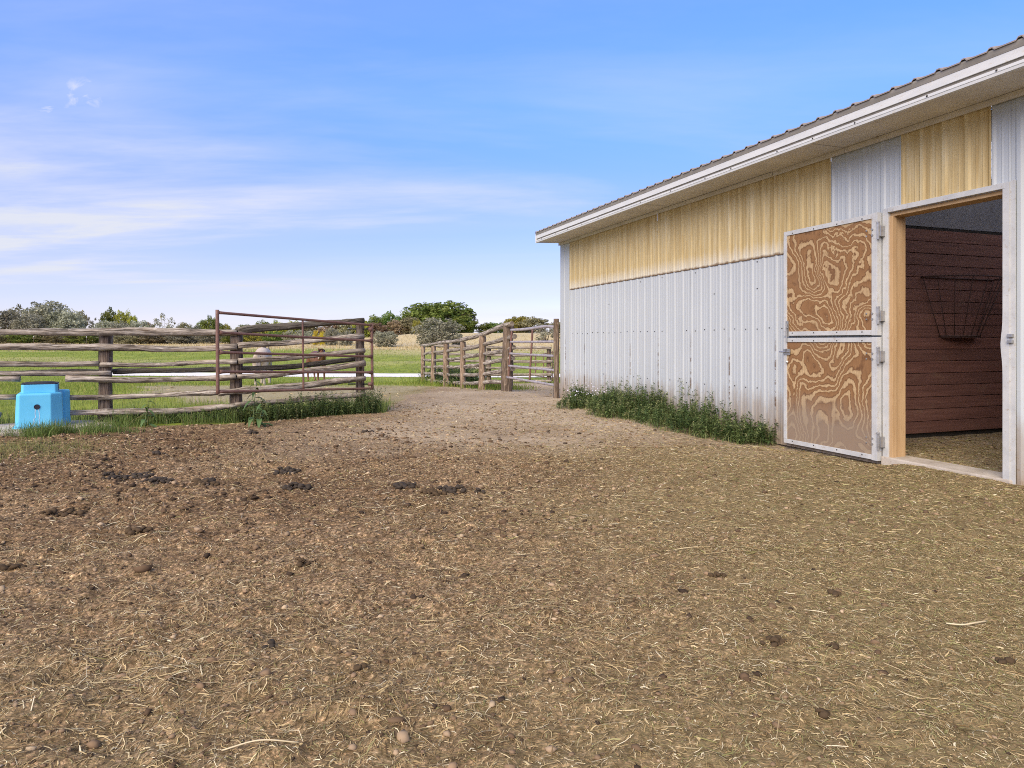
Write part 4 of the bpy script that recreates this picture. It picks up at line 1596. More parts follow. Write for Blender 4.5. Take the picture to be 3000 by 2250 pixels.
def horse(name, loc, rz, coat, hair, neck_pose, label, scale=1.0):
    """local frame: the horse looks along +x; withers about 1.5 m"""
    root = empty(name, loc, rz)
    root.scale = (scale,) * 3
    tag(root, label, "horse")
    V = [(-0.02, 0, 1.10)]
    E, Rr = [], [(0.29, 0.33)]

    def add(p, r, par):
        V.append(p)
        Rr.append(r)
        E.append((par, len(V) - 1))
        return len(V) - 1
    loin = add((-0.38, 0, 1.17), (0.265, 0.29), 0)
    croup = add((-0.68, 0, 1.17), (0.26, 0.285), loin)
    butt = add((-0.88, 0, 1.08), (0.15, 0.19), croup)
    chest = add((0.36, 0, 1.13), (0.25, 0.31), 0)
    fore = add((0.60, 0, 1.12), (0.18, 0.25), chest)
    n = fore
    for p, r in neck_pose:
        n = add(p, r, n)
    for s in (-1, 1):
        h = add((-0.66, s * 0.17, 0.92), 0.165, croup)
        h = add((-0.60, s * 0.17, 0.72), 0.115, h)
        h = add((-0.80, s * 0.16, 0.50), 0.062, h)
        h = add((-0.76, s * 0.16, 0.24), 0.042, h)
        h = add((-0.73, s * 0.16, 0.10), 0.048, h)
        add((-0.68, s * 0.16, 0.02), 0.062, h)
        f = add((0.42, s * 0.15, 0.84), 0.115, chest)
        f = add((0.44, s * 0.15, 0.64), 0.075, f)
        f = add((0.45, s * 0.15, 0.45), 0.055, f)
        f = add((0.44, s * 0.15, 0.22), 0.040, f)
        f = add((0.45, s * 0.15, 0.10), 0.046, f)
        add((0.49, s * 0.15, 0.02), 0.060, f)
    skin_body("body", coat, root, V, E, Rr, 2)
    poll = Vector(neck_pose[-3][0])
    muzzle = Vector(neck_pose[-1][0])
    fwd = (muzzle - poll).normalized()
    side = fwd.cross(Vector((0, 0, 1)))
    side = side.normalized() if side.length > 0.1 else Vector((0, 1, 0))
    upv = side.cross(fwd).normalized()
    for s in (-1, 1):
        b = poll + side * 0.07 * s + upv * 0.08 - fwd * 0.02
        m = MB()
        m.tube([b, b + upv * 0.07 + side * 0.025 * s, b + upv * 0.17 + side * 0.03 * s], [0.03, 0.036, 0.006], 8)
        m.build("ear", coat, root, smooth=True)
        e = poll.lerp(muzzle, 0.36) + side * 0.092 * s + upv * 0.035
        m = MB()
        m.tube([e - fwd * 0.02, e, e + fwd * 0.02], [0.008, 0.02, 0.008], 8)
        m.build("eye", MT['rubber'], root, smooth=True)
    rn = random.Random(name)
    m = MB()
    for k in range(26):
        a = rn.uniform(-0.05, 0.05)
        m.tube([(-0.95, a * 0.5, 1.17), (-1.06, a, 1.02), (-1.07, a * 1.5, 0.72), (-1.03, a * 1.7 + rn.uniform(-0.03, 0.03), rn.uniform(0.30, 0.50))], [0.022, 0.028, 0.024, 0.006], 5)
    m.build("tail", hair, root, smooth=True)
    m = MB()
    chain = [Vector((0.48, 0, 1.38))] + [Vector(p) for p, r in neck_pose[:-2]]
    for k in range(30):
        t = k / 29 * (len(chain) - 1)
        j = min(int(t), len(chain) - 2)
        p = chain[j].lerp(chain[j + 1], t - j) + Vector((-0.05, 0, 0.16 - 0.05 * k / 29))
        sg = 0.16 if k % 3 else -0.16
        m.tube([p, p + Vector((-0.03, sg * 0.6, -0.02)), p + Vector((-0.04, sg, -0.22))], [0.022, 0.024, 0.005], 5)
    m.build("mane", hair, root, smooth=True)
    return root


def ground_at(px, Y):
    X = (px - 1500) / FPX * Y
    return (X, Y, tz(X, Y) - 0.01)


GRAZE = [((0.86, 0.0, 0.98), (0.13, 0.20)), ((1.10, 0.0, 0.72), (0.10, 0.15)), ((1.25, 0.0, 0.46), (0.09, 0.13)), ((1.30, 0.0, 0.22), (0.075, 0.085)), ((1.30, 0.0, 0.07), (0.055, 0.055))]
ALERT = [((0.82, -0.04, 1.24), (0.13, 0.21)), ((0.98, -0.12, 1.40), (0.10, 0.15)), ((1.04, -0.20, 1.44), (0.09, 0.125)), ((1.14, -0.34, 1.24), (0.075, 0.09)), ((1.18, -0.42, 1.08), (0.058, 0.062))]
horse("horse", ground_at(772, 26.3), R(100), MT['white_horse'], MT['grey_tail'], GRAZE, "pale grey horse grazing with its rump to the yard behind the open gate", 1.0)
hb = horse("horse", ground_at(930, 31.3), R(-52), MT['bay_horse'], MT['mane'], ALERT, "brown horse standing with pricked ears behind the open gate", 0.97)
m = MB()
pts = [Vector((1.115, -0.295, 1.345)), Vector((1.185, -0.40, 1.20)), Vector((1.225, -0.465, 1.10))]
m.tube(pts, [0.018, 0.026, 0.018], 6)
m.build("blaze", MT['white_horse'], hb, smooth=True)


# ------------------------------------------------------------------ trees and shrubs at the far edge
def leaf_mesh(name, seed, w, h, base, nclump, leaves, size, top_bias=0.0, gap=0.0):
    """unit crown about w wide and h tall: leaf-sized faces gathered in clumps through its volume"""
    rg = np.random.default_rng(seed)
    cs = []
    tries = 0
    while len(cs) < nclump and tries < 6000:
        tries += 1
        p = rg.uniform(-1, 1, 3)
        r_ = np.linalg.norm(p)
        if p[2] < 0:
            r_ = np.linalg.norm(p * np.array((1, 1, 0.72)))
        if r_ > 1 or r_ < 0.25:
            continue
        a = math.atan2(p[1], p[0])
        lim = 0.80 + 0.20 * vnoise(np.array([a * 1.4 + seed]), np.array([p[2] * 2.0 + seed]), seed)[0]
        if r_ > lim:
            continue
        cs.append(p)
    V, S = [], []
    for c in cs:
        ctr = np.array((c[0] * w / 2, c[1] * w / 2, base + (c[2] * 0.5 + 0.5) * (h - base)))
        cr = rg.uniform(0.06, 0.13) * max(w, h)
        tone = rg.uniform(0, 1)
        n = int(leaves * rg.uniform(0.6, 1.3))
        d = rg.normal(0, 1, (n, 3))
        d /= np.linalg.norm(d, axis=1)[:, None]
        q = ctr + d * (cr * rg.uniform(0.35, 1.0, n) ** 0.6)[:, None] * np.array((1, 1, 0.95))
        nr = d * 0.6 + rg.normal(0, 0.6, (n, 3)) + np.array((0, 0, 0.35))
        nr /= np.linalg.norm(nr, axis=1)[:, None]
        t1 = np.cross(nr, rg.normal(0, 1, (n, 3)))
        t1 /= np.linalg.norm(t1, axis=1)[:, None] + 1e-9
        t2 = np.cross(nr, t1)
        sz = (size * rg.uniform(0.6, 1.35, n))[:, None]
        quad = np.stack([q - t1 * sz, q + t2 * sz * 0.55, q + t1 * sz, q - t2 * sz * 0.55], 1)
        V.append(quad.reshape(-1, 3))
        S.append(np.repeat(np.clip(tone * 0.75 + rg.uniform(0, 0.35, n), 0, 1), 4))
    V = np.concatenate(V)
    S = np.concatenate(S)
    F = np.arange(len(V)).reshape(-1, 4)
    me = mesh_np(name, V, F)
    a = me.attributes.new("shade", 'FLOAT', 'POINT')
    a.data.foreach_set("value", S.astype(np.float32))
    me.materials.append(CROWN['sage'])
    return me


def trunk_mesh(name, seed, w, h, base, stems, r0):
    rnd = random.Random(seed)
    m = MB()
    for k in range(stems):
        a = rnd.uniform(0, 6.28)
        sp = w * rnd.uniform(0.12, 0.34)
        top = h * rnd.uniform(0.62, 0.92)
        p0 = Vector((0.06 * w * math.cos(a) * (stems > 1), 0.06 * w * math.sin(a) * (stems > 1), -0.02 * h))
        p1 = p0 + Vector((sp * 0.35 * math.cos(a), sp * 0.35 * math.sin(a), top * 0.35))
        p2 = Vector((sp * math.cos(a), sp * math.sin(a), top))
        pts = catmull([p0, p1, p1.lerp(p2, 0.5) + Vector((rnd.uniform(-.03, .03), rnd.uniform(-.03, .03), 0)), p2], 3)
        m.tube(pts, [r0 * (1 - 0.85 * j / (len(pts) - 1)) for j in range(len(pts))], 6)
        for b in range(3):
            s = pts[rnd.randint(3, len(pts) - 3)]
            e = s + Vector((rnd.uniform(-1, 1) * w * 0.28, rnd.uniform(-1, 1) * w * 0.28, rnd.uniform(0.05, 0.22) * h))
            m.tube([s, s.lerp(e, 0.5) + Vector((0, 0, -0.01)), e], [r0 * 0.4, r0 * 0.28, r0 * 0.06], 5)
    o = m.build(name, MT['bark'], None, smooth=True)
    me = o.data
    bpy.data.objects.remove(o)
    return me


# all prototypes are one unit tall and one unit wide
CROWNS = {
    'broad': [leaf_mesh("crown", 40 + k, 1.0, 1.0, 0.0, 150, 46, 0.030) for k in range(4)],
    'shrub': [leaf_mesh("crown", 60 + k, 1.0, 0.98, 0.0, 150, 44, 0.026) for k in range(4)],
    'dome': [leaf_mesh("crown", 90 + k, 1.0, 1.0, -0.05, 190, 52, 0.028) for k in range(3)],
    'loose': [leaf_mesh("crown", 80 + k, 1.0, 1.0, 0.10, 30, 44, 0.030) for k in range(3)],
}
TRUNKS = {
    'broad': [trunk_mesh("trunk", 140 + k, 0.9, 0.95, 0.15, 2, 0.035) for k in range(3)],
    'shrub': [trunk_mesh("trunk", 160 + k, 0.9, 0.9, 0.0, 5, 0.016) for k in range(3)],
    'loose': [trunk_mesh("trunk", 180 + k, 0.9, 0.98, 0.05, 4, 0.014) for k in range(3)],
}
_tn = [0]


def tree(px, wpx, top, Y, form, hue, label, group=None, name=None):
    _tn[0] += 1
    k = _tn[0]
    rnd = random.Random(500 + k)
    X = (px - 1500) / FPX * Y
    zb = tz(X, Y) - 0.05
    h = CAM_H + (HORIZON - top) / FPX * Y - zb
    w = wpx / FPX * Y
    nm = name or ("shrub" if form == 'shrub' else "tree")
    root = empty(nm, (X, Y, zb), rnd.uniform(0, 6.28))
    root.scale = (w * 1.2, w * 1.2, h * 1.03)
    tag(root, label, "shrub" if form == 'shrub' else "tree", group or "trees and shrubs along the far edge of the pasture")
    c = link("crown", CROWNS[form][k % len(CROWNS[form])], None, root)
    c.material_slots[0].link = 'OBJECT'
    c.material_slots[0].material = CROWN[hue]
    tk = TRUNKS['broad' if form == 'dome' else form]
    link("trunk", tk[k % len(tk)], None, root)
    return root


TREES = [
    (-60, 110, 905, 142, 'broad', 'sage', "sage tree at the far left end of the hedge, mostly cut off"),
    (12, 95, 902, 138, 'shrub', 'sage', "rounded grey-green tree standing leftmost in the far hedge"),
    (52, 62, 897, 146, 'broad', 'olive', "narrow brownish tree between the first two grey ones at left"),
    (88, 80, 915, 136, 'shrub', 'sage', "low grey shrub just left of the tallest silvery tree"),
    (132, 105, 880, 142, 'broad', 'sage', "tallest silvery tree above the left fence, with a ragged tip"),
    (150, 90, 912, 148, 'broad', 'olive', "darker olive tree tucked behind the tallest silvery tree"),
    (196, 100, 903, 140, 'shrub', 'sage', "broad silvery tree right of the ragged-tipped one"),
    (226, 50, 908, 150, 'broad', 'olive', "dark-topped olive tree behind the broad silvery one"),
    (256, 40, 930, 148, 'loose', 'olive', "thin low tree in the dip left of the first fence post"),
    (278, 34, 931, 146, 'loose', 'sage', "slight open tree close left above the first fence post"),
    (323, 46, 904, 150, 'broad', 'green', "green tree standing straight above the first fence post"),
    (362, 44, 908, 150, 'broad', 'lime', "yellow-green tree just right of the green one above the post"),
    (386, 30, 924, 150, 'broad', 'lime', "small yellowish tree right beside the larger yellow-green one"),
    (310, 70, 936, 138, 'shrub', 'sage', "grey shrub in front of the green tree above the post"),
    (352, 70, 938, 137, 'shrub', 'sage', "grey shrub in front of the yellow-green tree"),
    (408, 55, 936, 140, 'shrub', 'sage', "grey shrub in the gap right of the yellowish tree"),
    (432, 40, 942, 142, 'shrub', 'tan', "tan-tinged shrub just left of the twiggy tree"),
    (476, 62, 920, 140, 'loose', 'sage', "twiggy half-bare tree reaching over the fence midway"),
    (508, 36, 944, 143, 'loose', 'olive', "small sparse tree right of the twiggy one"),
    (541, 44, 942, 143, 'shrub', 'olive', "low olive shrub midway between twiggy tree and gate"),
    (570, 40, 950, 140, 'shrub', 'sage', "low grey shrub just left of the dark green pair by the gate"),
    (588, 34, 942, 150, 'broad', 'green', "small dark green tree left of the gate's tall end"),
    (619, 56, 928, 150, 'broad', 'green', "green tree standing behind the gate's tall end stile"),
    (664, 34, 949, 152, 'broad', 'lime', "small green tree just inside the gate's top corner"),
    (714, 52, 950, 152, 'broad', 'green', "low green tree under the gate's top bar, left part"),
    (765, 56, 942, 152, 'broad', 'green', "rounded green tree under the gate's top bar"),
    (812, 56, 941, 152, 'broad', 'lime', "yellowing green tree under the gate's top bar near its brace"),
    (858, 48, 939, 152, 'broad', 'lime', "bright yellow-green tree behind the gate's brace"),
    (905, 60, 948, 155, 'broad', 'olive', "olive tree right of the gate's brace"),
    (962, 60, 945, 155, 'broad', 'tan', "tan tree behind the right half of the gate"),
    (1015, 60, 940, 155, 'broad', 'olive', "olive tree left of the fence's end post"),
    (1060, 56, 934, 155, 'broad', 'lime', "yellow-green tree behind the fence's end post"),
    (460, 90, 966, 128, 'shrub', 'olive', "dark low bush under the top rail, right of the first post"),
    (380, 90, 968, 128, 'shrub', 'olive', "dark low bush under the top rail, beside the first post"),
    (250, 95, 968, 128, 'shrub', 'green', "green low bush under the top rail, left of the first post"),
    (165, 95, 968, 128, 'shrub', 'olive', "dark low bush under the tallest silvery tree"),
    (80, 90, 968, 128, 'shrub', 'green', "green low bush at the hedge foot near the left end"),
    (0, 95, 968, 128, 'shrub', 'olive', "dark low bush at the hedge foot, cut by the left edge"),
    (540, 90, 966, 128, 'shrub', 'sage', "grey low bush under the top rail left of the gate"),
    (618, 80, 966, 128, 'shrub', 'sage', "grey low bush behind the gate's tall end"),
    (690, 70, 972, 126, 'shrub', 'green', "green low bush behind the second fence post"),
    (745, 60, 970, 126, 'shrub', 'lime', "yellow-green low bush right of the second post"),
    (800, 60, 968, 126, 'shrub', 'green', "green low bush above the pale horse"),
    (862, 60, 966, 120, 'shrub', 'sage', "silvery bush beyond the gate's brace"),
    (905, 60, 968, 118, 'shrub', 'sage', "silvery bush left of the two yellow bushes"),
    (925, 18, 965, 112, 'shrub', 'yellow', "taller of two bright yellow bushes beyond the gate"),
    (945, 22, 970, 112, 'shrub', 'yellow', "wider of two bright yellow bushes beyond the gate"),
    (974, 46, 958, 108, 'shrub', 'sage', "pale silvery bush right of the yellow bushes"),
    (1012, 40, 968, 106, 'shrub', 'sage', "small silvery bush above the brown horse's right side"),
    (1096, 56, 926, 160, 'broad', 'green', "dark green tree right of the fence's end post"),
    (1138, 62, 914, 165, 'broad', 'green', "taller dark green tree between end post and the big round tree"),
    (1170, 66, 936, 158, 'broad', 'tan', "tan-leaved tree left of the big round tree"),
    (1108, 60, 945, 156, 'broad', 'tan', "tan tree low behind the gate's hinge end"),
    (1206, 66, 930, 158, 'broad', 'olive', "dark olive tree at the left foot of the big round tree"),
    (1222, 30, 936, 150, 'broad', 'lime', "bright yellow-green small tree before the big round tree"),
    (1240, 125, 890, 172, 'dome', 'green', "left half of the big round green tree mass, a tree with pale green lobes"),
    (1312, 140, 886, 170, 'dome', 'green', "big round green tree, highest on the pasture's skyline"),
    (1360, 74, 908, 171, 'dome', 'olive', "brown-tipped tree at the right shoulder of the big round tree"),
    (1345, 92, 928, 165, 'dome', 'green', "dark green tree low in front of the big round tree"),
    (1128, 72, 968, 104, 'shrub', 'sage', "rounded silvery bush just right of the open gate"),
    (1285, 128, 929, 104, 'shrub', 'sage', "large silvery bush in front of the big round tree"),
    (1342, 36, 976, 108, 'shrub', 'sage', "small pale bush at the right side of the large silvery bush"),
    (1424, 52, 946, 168, 'broad', 'green', "low green tree left of the leaning gate post"),
    (1455, 60, 944, 168, 'broad', 'green', "green tree standing directly behind the leaning gate post"),
    (1512, 80, 926, 168, 'broad', 'lime', "yellow-green tree above the closed gate, left part"),
    (1562, 84, 931, 165, 'broad', 'olive', "brownish tree above the middle of the closed gate"),
    (1600, 96, 936, 118, 'loose', 'sage', "silvery tree with crooked dark limbs beyond the closed gate"),
    (1645, 70, 944, 160, 'broad', 'olive', "olive tree running behind the barn corner"),
    (1700, 90, 935, 160, 'broad', 'green', "green tree hidden mostly behind the barn"),
]
for t in TREES:
    tree(*t)
for px, Y in ((99, 118), (253, 116)):
    x, y, z = ground_at(px, Y)
    m = MB()
    m.tube([(0, 0, -0.1), (0, 0, 1.25)], 0.035, 6)
    o = m.build("fence_stake", MT['bark'], None)
    o.location = (x, y, z)
    m = MB()
    m.tube([(0, 0, 1.255), (0, 0, 1.5)], 0.04, 6)
    m.build("tip", MT['tpost'], o)
    tag(o, "thin white-tipped stake in the dry strip, " + ("below the tallest silvery tree" if px < 150 else "close left of the first fence post"), "stake", "stakes in the dry strip of pasture")


# ------------------------------------------------------------------ litter, clods, grass (nobody could count these)
def set_color(me, name, rgb, per):
    a = me.color_attributes.new(name, 'FLOAT_COLOR', 'POINT')
    c = np.ones((len(me.vertices), 4), np.float32)
    c[:, :3] = np.repeat(rgb, per, axis=0)
    a.data.foreach_set("color", c.ravel())


def scatter(n, y0, y1, fan=0.86, pad=0.6):
    """points spread evenly over a wedge of ground in front of the yard's open side"""
    y = np.sqrt(RNG.uniform(y0 ** 2, y1 ** 2, n))
    x = RNG.uniform(-1, 1, n) * (fan * y + pad)
    return x, y


def in_yard(x, y):
    s, i = to_si(x, y)
    wall = (i > -0.03) & (s > -0.1)
    inside = (i > 0.2) & (i < 4.2) & (s > 7.4) & (s < 11.1)
    return (~wall | inside)


def build_straw():
    X, Y, LEN, WID = [], [], [], []
    for n, y0, y1, lm, wm in ((130000, 1.7, 4.2, 0.015, 0.0022), (15000, 1.7, 4.4, 0.032, 0.0020), (150000, 4.0, 8.2, 0.021, 0.0034), (14000, 4.0, 8.4, 0.042, 0.0030), (70000, 8.0, 14.0, 0.036, 0.0060), (16000, 13, 24, 0.06, 0.009)):
        x, y = scatter(n, y0, y1)
        keep = in_yard(x, y) & (RNG.uniform(0, 1, n) < dirt_mask(x, y))
        clump = fbm(x * 1.5, y * 1.5, 201, 3)
        den = 0.30 + 0.55 * sstep(-1.0, 2.5, x) + 0.42 * sstep(3.8, 2.2, y) + 1.9 * np.clip(clump - 0.5, 0, 1)
        keep &= RNG.uniform(0, 1, n) < den
        x, y = x[keep], y[keep]
        k = len(x)
        L = lm * np.exp(RNG.normal(0, 0.62, k))
        L = np.clip(L, 0.006, 0.17)
        X.append(x)
        Y.append(y)
        LEN.append(L)
        WID.append(wm * np.exp(RNG.normal(0, 0.38, k)) * np.where((RNG.uniform(0, 1, k) < 0.04) & (L < 0.03), 1.7, 1))
    for hx, hy, sx, sy, k in ((-1.45, 2.62, 0.34, 0.16, 900), (-1.0, 3.05, 0.40, 0.14, 700), (-1.75, 3.3, 0.35, 0.2, 500), (0.15, 3.05, 0.22, 0.10, 350), (-0.55, 2.35, 0.3, 0.1, 420),
                              (1.5, 2.5, 0.5, 0.2, 800), (2.3, 3.2, 0.6, 0.3, 900), (0.6, 4.6, 0.35, 0.18, 420), (-1.2, 5.1, 0.35, 0.16, 380), (1.7, 5.4, 0.6, 0.3, 600)):
        X.append(RNG.normal(hx, sx, k))
        Y.append(RNG.normal(hy, sy, k))
        LEN.append(np.clip(0.042 * np.exp(RNG.normal(0, 0.5, k)), 0.01, 0.16))
        WID.append(0.0021 * np.exp(RNG.normal(0, 0.3, k)))
    x, y, L, W = (np.concatenate(v) for v in (X, Y, LEN, WID))
    n = len(x)
    th = RNG.uniform(0, math.pi * 2, n)
    dx, dy = np.cos(th), np.sin(th)
    bend = RNG.normal(0, 0.11, n) * L
    tilt = np.abs(RNG.normal(0, 0.10, n)) * L
    z0 = terrain(x, y)
    ax, ay = x - dx * L / 2, y - dy * L / 2
    bx, by = x + dx * L / 2, y + dy * L / 2
    mx, my = x - dy * bend, y + dx * bend
    za, zb = terrain(ax, ay), terrain(bx, by)
    zm = np.maximum(terrain(mx, my), (za + zb) / 2)
    zs = np.stack([np.maximum(za, z0 - 0.02) + 0.002, zm + 0.004 + tilt * 0.3, np.maximum(zb, z0 - 0.02) + 0.002 + tilt], 1)
    cx = np.stack([ax, mx, bx], 1)
    cy = np.stack([ay, my, by], 1)
    roll = RNG.normal(0, 0.5, n)
    wx = (-dy * W / 2 * np.cos(roll))[:, None]
    wy = (dx * W / 2 * np.cos(roll))[:, None]
    wz = (W / 2 * np.sin(roll))[:, None]
    taper = np.array([1.0, 1.0, 0.55])[None, :]
    A = np.stack([cx + wx * taper, cy + wy * taper, zs + wz * taper], -1)
    B = np.stack([cx - wx * taper, cy - wy * taper, zs - wz * taper], -1)
    V = np.concatenate([A, B], 1).reshape(-1, 3)
    b = np.arange(n)[:, None] * 6
    F = np.concatenate([b + np.array([[0, 1, 4, 3]]), b + np.array([[1, 2, 5, 4]])], 0)
    me = mesh_np("straw_litter", V, F)
    pal = np.array([(0.52, 0.40, 0.21), (0.62, 0.51, 0.30), (0.40, 0.29, 0.14), (0.28, 0.19, 0.09), (0.27, 0.25, 0.09), (0.74, 0.66, 0.46), (0.17, 0.11, 0.05), (0.34, 0.31, 0.14)])
    green = sstep(0.3, 3.2, x + RNG.normal(0, 1.0, n))
    pr = np.stack([0.20 * (1 - 0.3 * green), 0.13 * (1 - 0.2 * green), 0.20 + 0 * green, 0.18 + 0 * green, 0.02 + 0.22 * green, 0.05 * (1 - 0.4 * green), 0.12 + 0 * green, 0.03 + 0.20 * green], 1)
    pr /= pr.sum(1, keepdims=True)
    u = RNG.uniform(0, 1, n)[:, None]
    ci = (u > np.cumsum(pr, 1)).sum(1).clip(0, 7)
    rgb = pal[ci] * RNG.uniform(0.72, 1.12, (n, 1))
    set_color(me, "tint", rgb, 6)
    o = link("straw_litter", me, MT['straw'])
    tag(o, "chopped straw and hay stalks littering the bare yard", kind='stuff')


build_straw()

_t = (1 + 5 ** 0.5) / 2
ICO_V = np.array([(-1, _t, 0), (1, _t, 0), (-1, -_t, 0), (1, -_t, 0), (0, -1, _t), (0, 1, _t), (0, -1, -_t), (0, 1, -_t), (_t, 0, -1), (_t, 0, 1), (-_t, 0, -1), (-_t, 0, 1)]) / math.sqrt(1 + _t * _t)
ICO_F = np.array([(0, 11, 5), (0, 5, 1), (0, 1, 7), (0, 7, 10), (0, 10, 11), (1, 5, 9), (5, 11, 4), (11, 10, 2), (10, 7, 6), (7, 1, 8), (3, 9, 4), (3, 4, 2), (3, 2, 6), (3, 6, 8), (3, 8, 9), (4, 9, 5), (2, 4, 11), (6, 2, 10), (8, 6, 7), (9, 8, 1)])


def lumps(name, x, y, r, rgb, mat, flat=0.62, sink=0.25, smooth=True):
    n = len(x)
    jit = RNG.uniform(0.60, 1.30, (n, 12, 1))
    sc = np.stack([r * RNG.uniform(0.8, 1.5, n), r * RNG.uniform(0.7, 1.1, n), r * flat * RNG.uniform(0.7, 1.2, n)], 1)
    v = ICO_V[None] * jit * sc[:, None, :]
    th = RNG.uniform(0, 6.28, n)
    c, s = np.cos(th)[:, None], np.sin(th)[:, None]
    vx = v[:, :, 0] * c - v[:, :, 1] * s
    vy = v[:, :, 0] * s + v[:, :, 1] * c
    z = terrain(x, y) + r * flat * (0.5 - sink)
    V = np.stack([vx + x[:, None], vy + y[:, None], v[:, :, 2] + z[:, None]], -1).reshape(-1, 3)
    F = (np.arange(n)[:, None, None] * 12 + ICO_F[None]).reshape(-1, 3)
    me = mesh_np(name, V, F, smooth=smooth)
    set_color(me, "tint", rgb, 12)
    return link(name, me, mat)


def build_clods():
    xs, ys, rs = [], [], []
    for n, y0, y1, rm in ((9000, 1.7, 4.5, 0.0058), (13000, 4.3, 8.5, 0.0090), (8000, 8, 13.5, 0.0125)):
        x, y = scatter(n, y0, y1)
        churn = sstep(2.8, -1.5, x)
        big = fbm(x * 0.9, y * 0.9, 301, 3)
        keep = in_yard(x, y) & (dirt_mask(x, y) > 0.5) & (RNG.uniform(0, 1, n) < 0.25 + 0.5 * churn * sstep(0.35, 0.6, big) + 0.25 * churn)
        xs.append(x[keep])
        ys.append(y[keep])
        rs.append(np.clip(rm * np.exp(RNG.normal(0, 0.50, keep.sum())), 0.003, 0.026))
    # darker, coarser crumbs where the horses stand, on the left
    x = RNG.uniform(-8.5, 1.2, 9000)
    y = RNG.uniform(3.2, 9.8, 9000)
    wgt = sstep(1.4, -1.6, x) * (0.15 + 1.4 * np.clip(fbm(x * 0.8, y * 1.1, 311, 4) - 0.42, 0, 1) * 3) * sstep(3.2, 4.6, y) * (0.35 + 0.65 * sstep(4.0, 7.0, y))
    keep = (dirt_mask(x, y) > 0.6) & (RNG.uniform(0, 1, 9000) < wgt) & (np.abs(x) < 0.9 * y + 0.6)
    xs.append(x[keep])
    ys.append(y[keep])
    rs.append(np.clip(0.0135 * np.exp(RNG.normal(0, 0.45, keep.sum())), 0.006, 0.034))
    n_dark = int(keep.sum())
    x, y, r = (np.concatenate(v) for v in (xs, ys, rs))
    n = len(x)
    pal = np.array([(0.18, 0.12, 0.072), (0.25, 0.17, 0.105), (0.11, 0.072, 0.044), (0.33, 0.24, 0.155), (0.055, 0.038, 0.026), (0.42, 0.32, 0.21)])
    ci = RNG.choice(6, n, p=[0.30, 0.26, 0.18, 0.14, 0.08, 0.04])
    ci[n - n_dark:] = RNG.choice(6, n_dark, p=[0.22, 0.08, 0.36, 0.03, 0.30, 0.01])
    o = lumps("dirt_clods", x, y, r, pal[ci] * RNG.uniform(0.8, 1.2, (n, 1)), MT['clod'], smooth=False)
    tag(o, "crumbled dirt and old dung clods across the yard", kind='stuff')
    x, y = scatter(90, 1.8, 12)
    k = in_yard(x, y) & (dirt_mask(x, y) > 0.6)
    x, y = x[k], y[k]
    r = np.clip(0.0024 * y * np.exp(RNG.normal(0, 0.4, len(x))), 0.003, 0.008)
    pal = np.array([(0.32, 0.27, 0.22), (0.22, 0.19, 0.17), (0.40, 0.33, 0.26)])
    o = lumps("pebbles", x, y, r, pal[RNG.choice(3, len(x))], MT['clod'], 0.5, 0.35, smooth=False)
    tag(o, "small pale stones scattered in the dirt", kind='stuff')


build_clods()

# dung heaps: each a thing, its balls are parts that share four meshes
BALLS = []
for k in range(4):
    rg = np.random.default_rng(900 + k)
    bm = bmesh.new()
    bmesh.ops.create_icosphere(bm, subdivisions=2, radius=1.0)
    off = rg.uniform(0, 50)
    for v in bm.verts:
        q = v.co
        v.co = q * float(0.70 + 0.55 * vnoise(np.array([q.x * 2.6 + off]), np.array([q.y * 2.6 + q.z * 2.3 + off]), k)[0])
        v.co.z *= 0.78
    me = bpy.data.meshes.new("dung_ball")
    bm.to_mesh(me)
    bm.free()
    for p in me.polygons:
        p.use_smooth = True
    me.materials.append(MT['dung'])
    BALLS.append(me)


def dung_heap(px, py, spread_px, n, r, mat, label, seed, aspect=0.45):
    rnd = random.Random(seed)
    Y = CAM_H * FPX / (py - HORIZON)
    X = (px - 1500) / FPX * Y
    sp = 1.25 * spread_px / FPX * Y / 2
    root = empty("dung_heap", (X, Y, tz(X, Y)))
    tag(root, label, "dung", "horse droppings in the yard")
    for k in range(n):
        a, q = rnd.uniform(0, 6.28), rnd.random() ** 0.7
        dx, dy = sp * q * math.cos(a), sp * aspect * 1.7 * q * math.sin(a)
        rr = r * rnd.uniform(0.55, 1.2)
        o = link("dung_ball", BALLS[rnd.randint(0, 3)], None, root)
        lift = rr * 0.45 + (0.7 * r * rnd.random() if q < 0.5 else 0)
        o.location = (dx, dy, tz(X + dx, Y + dy) - tz(X, Y) + lift)
        o.rotation_euler = (rnd.uniform(-.5, .5), rnd.uniform(-.5, .5), rnd.uniform(0, 6.28))
        o.scale = (rr * rnd.uniform(0.9, 1.4), rr, rr * rnd.uniform(0.7, 1.0))
        o.material_slots[0].link = 'OBJECT'
        o.material_slots[0].material = mat


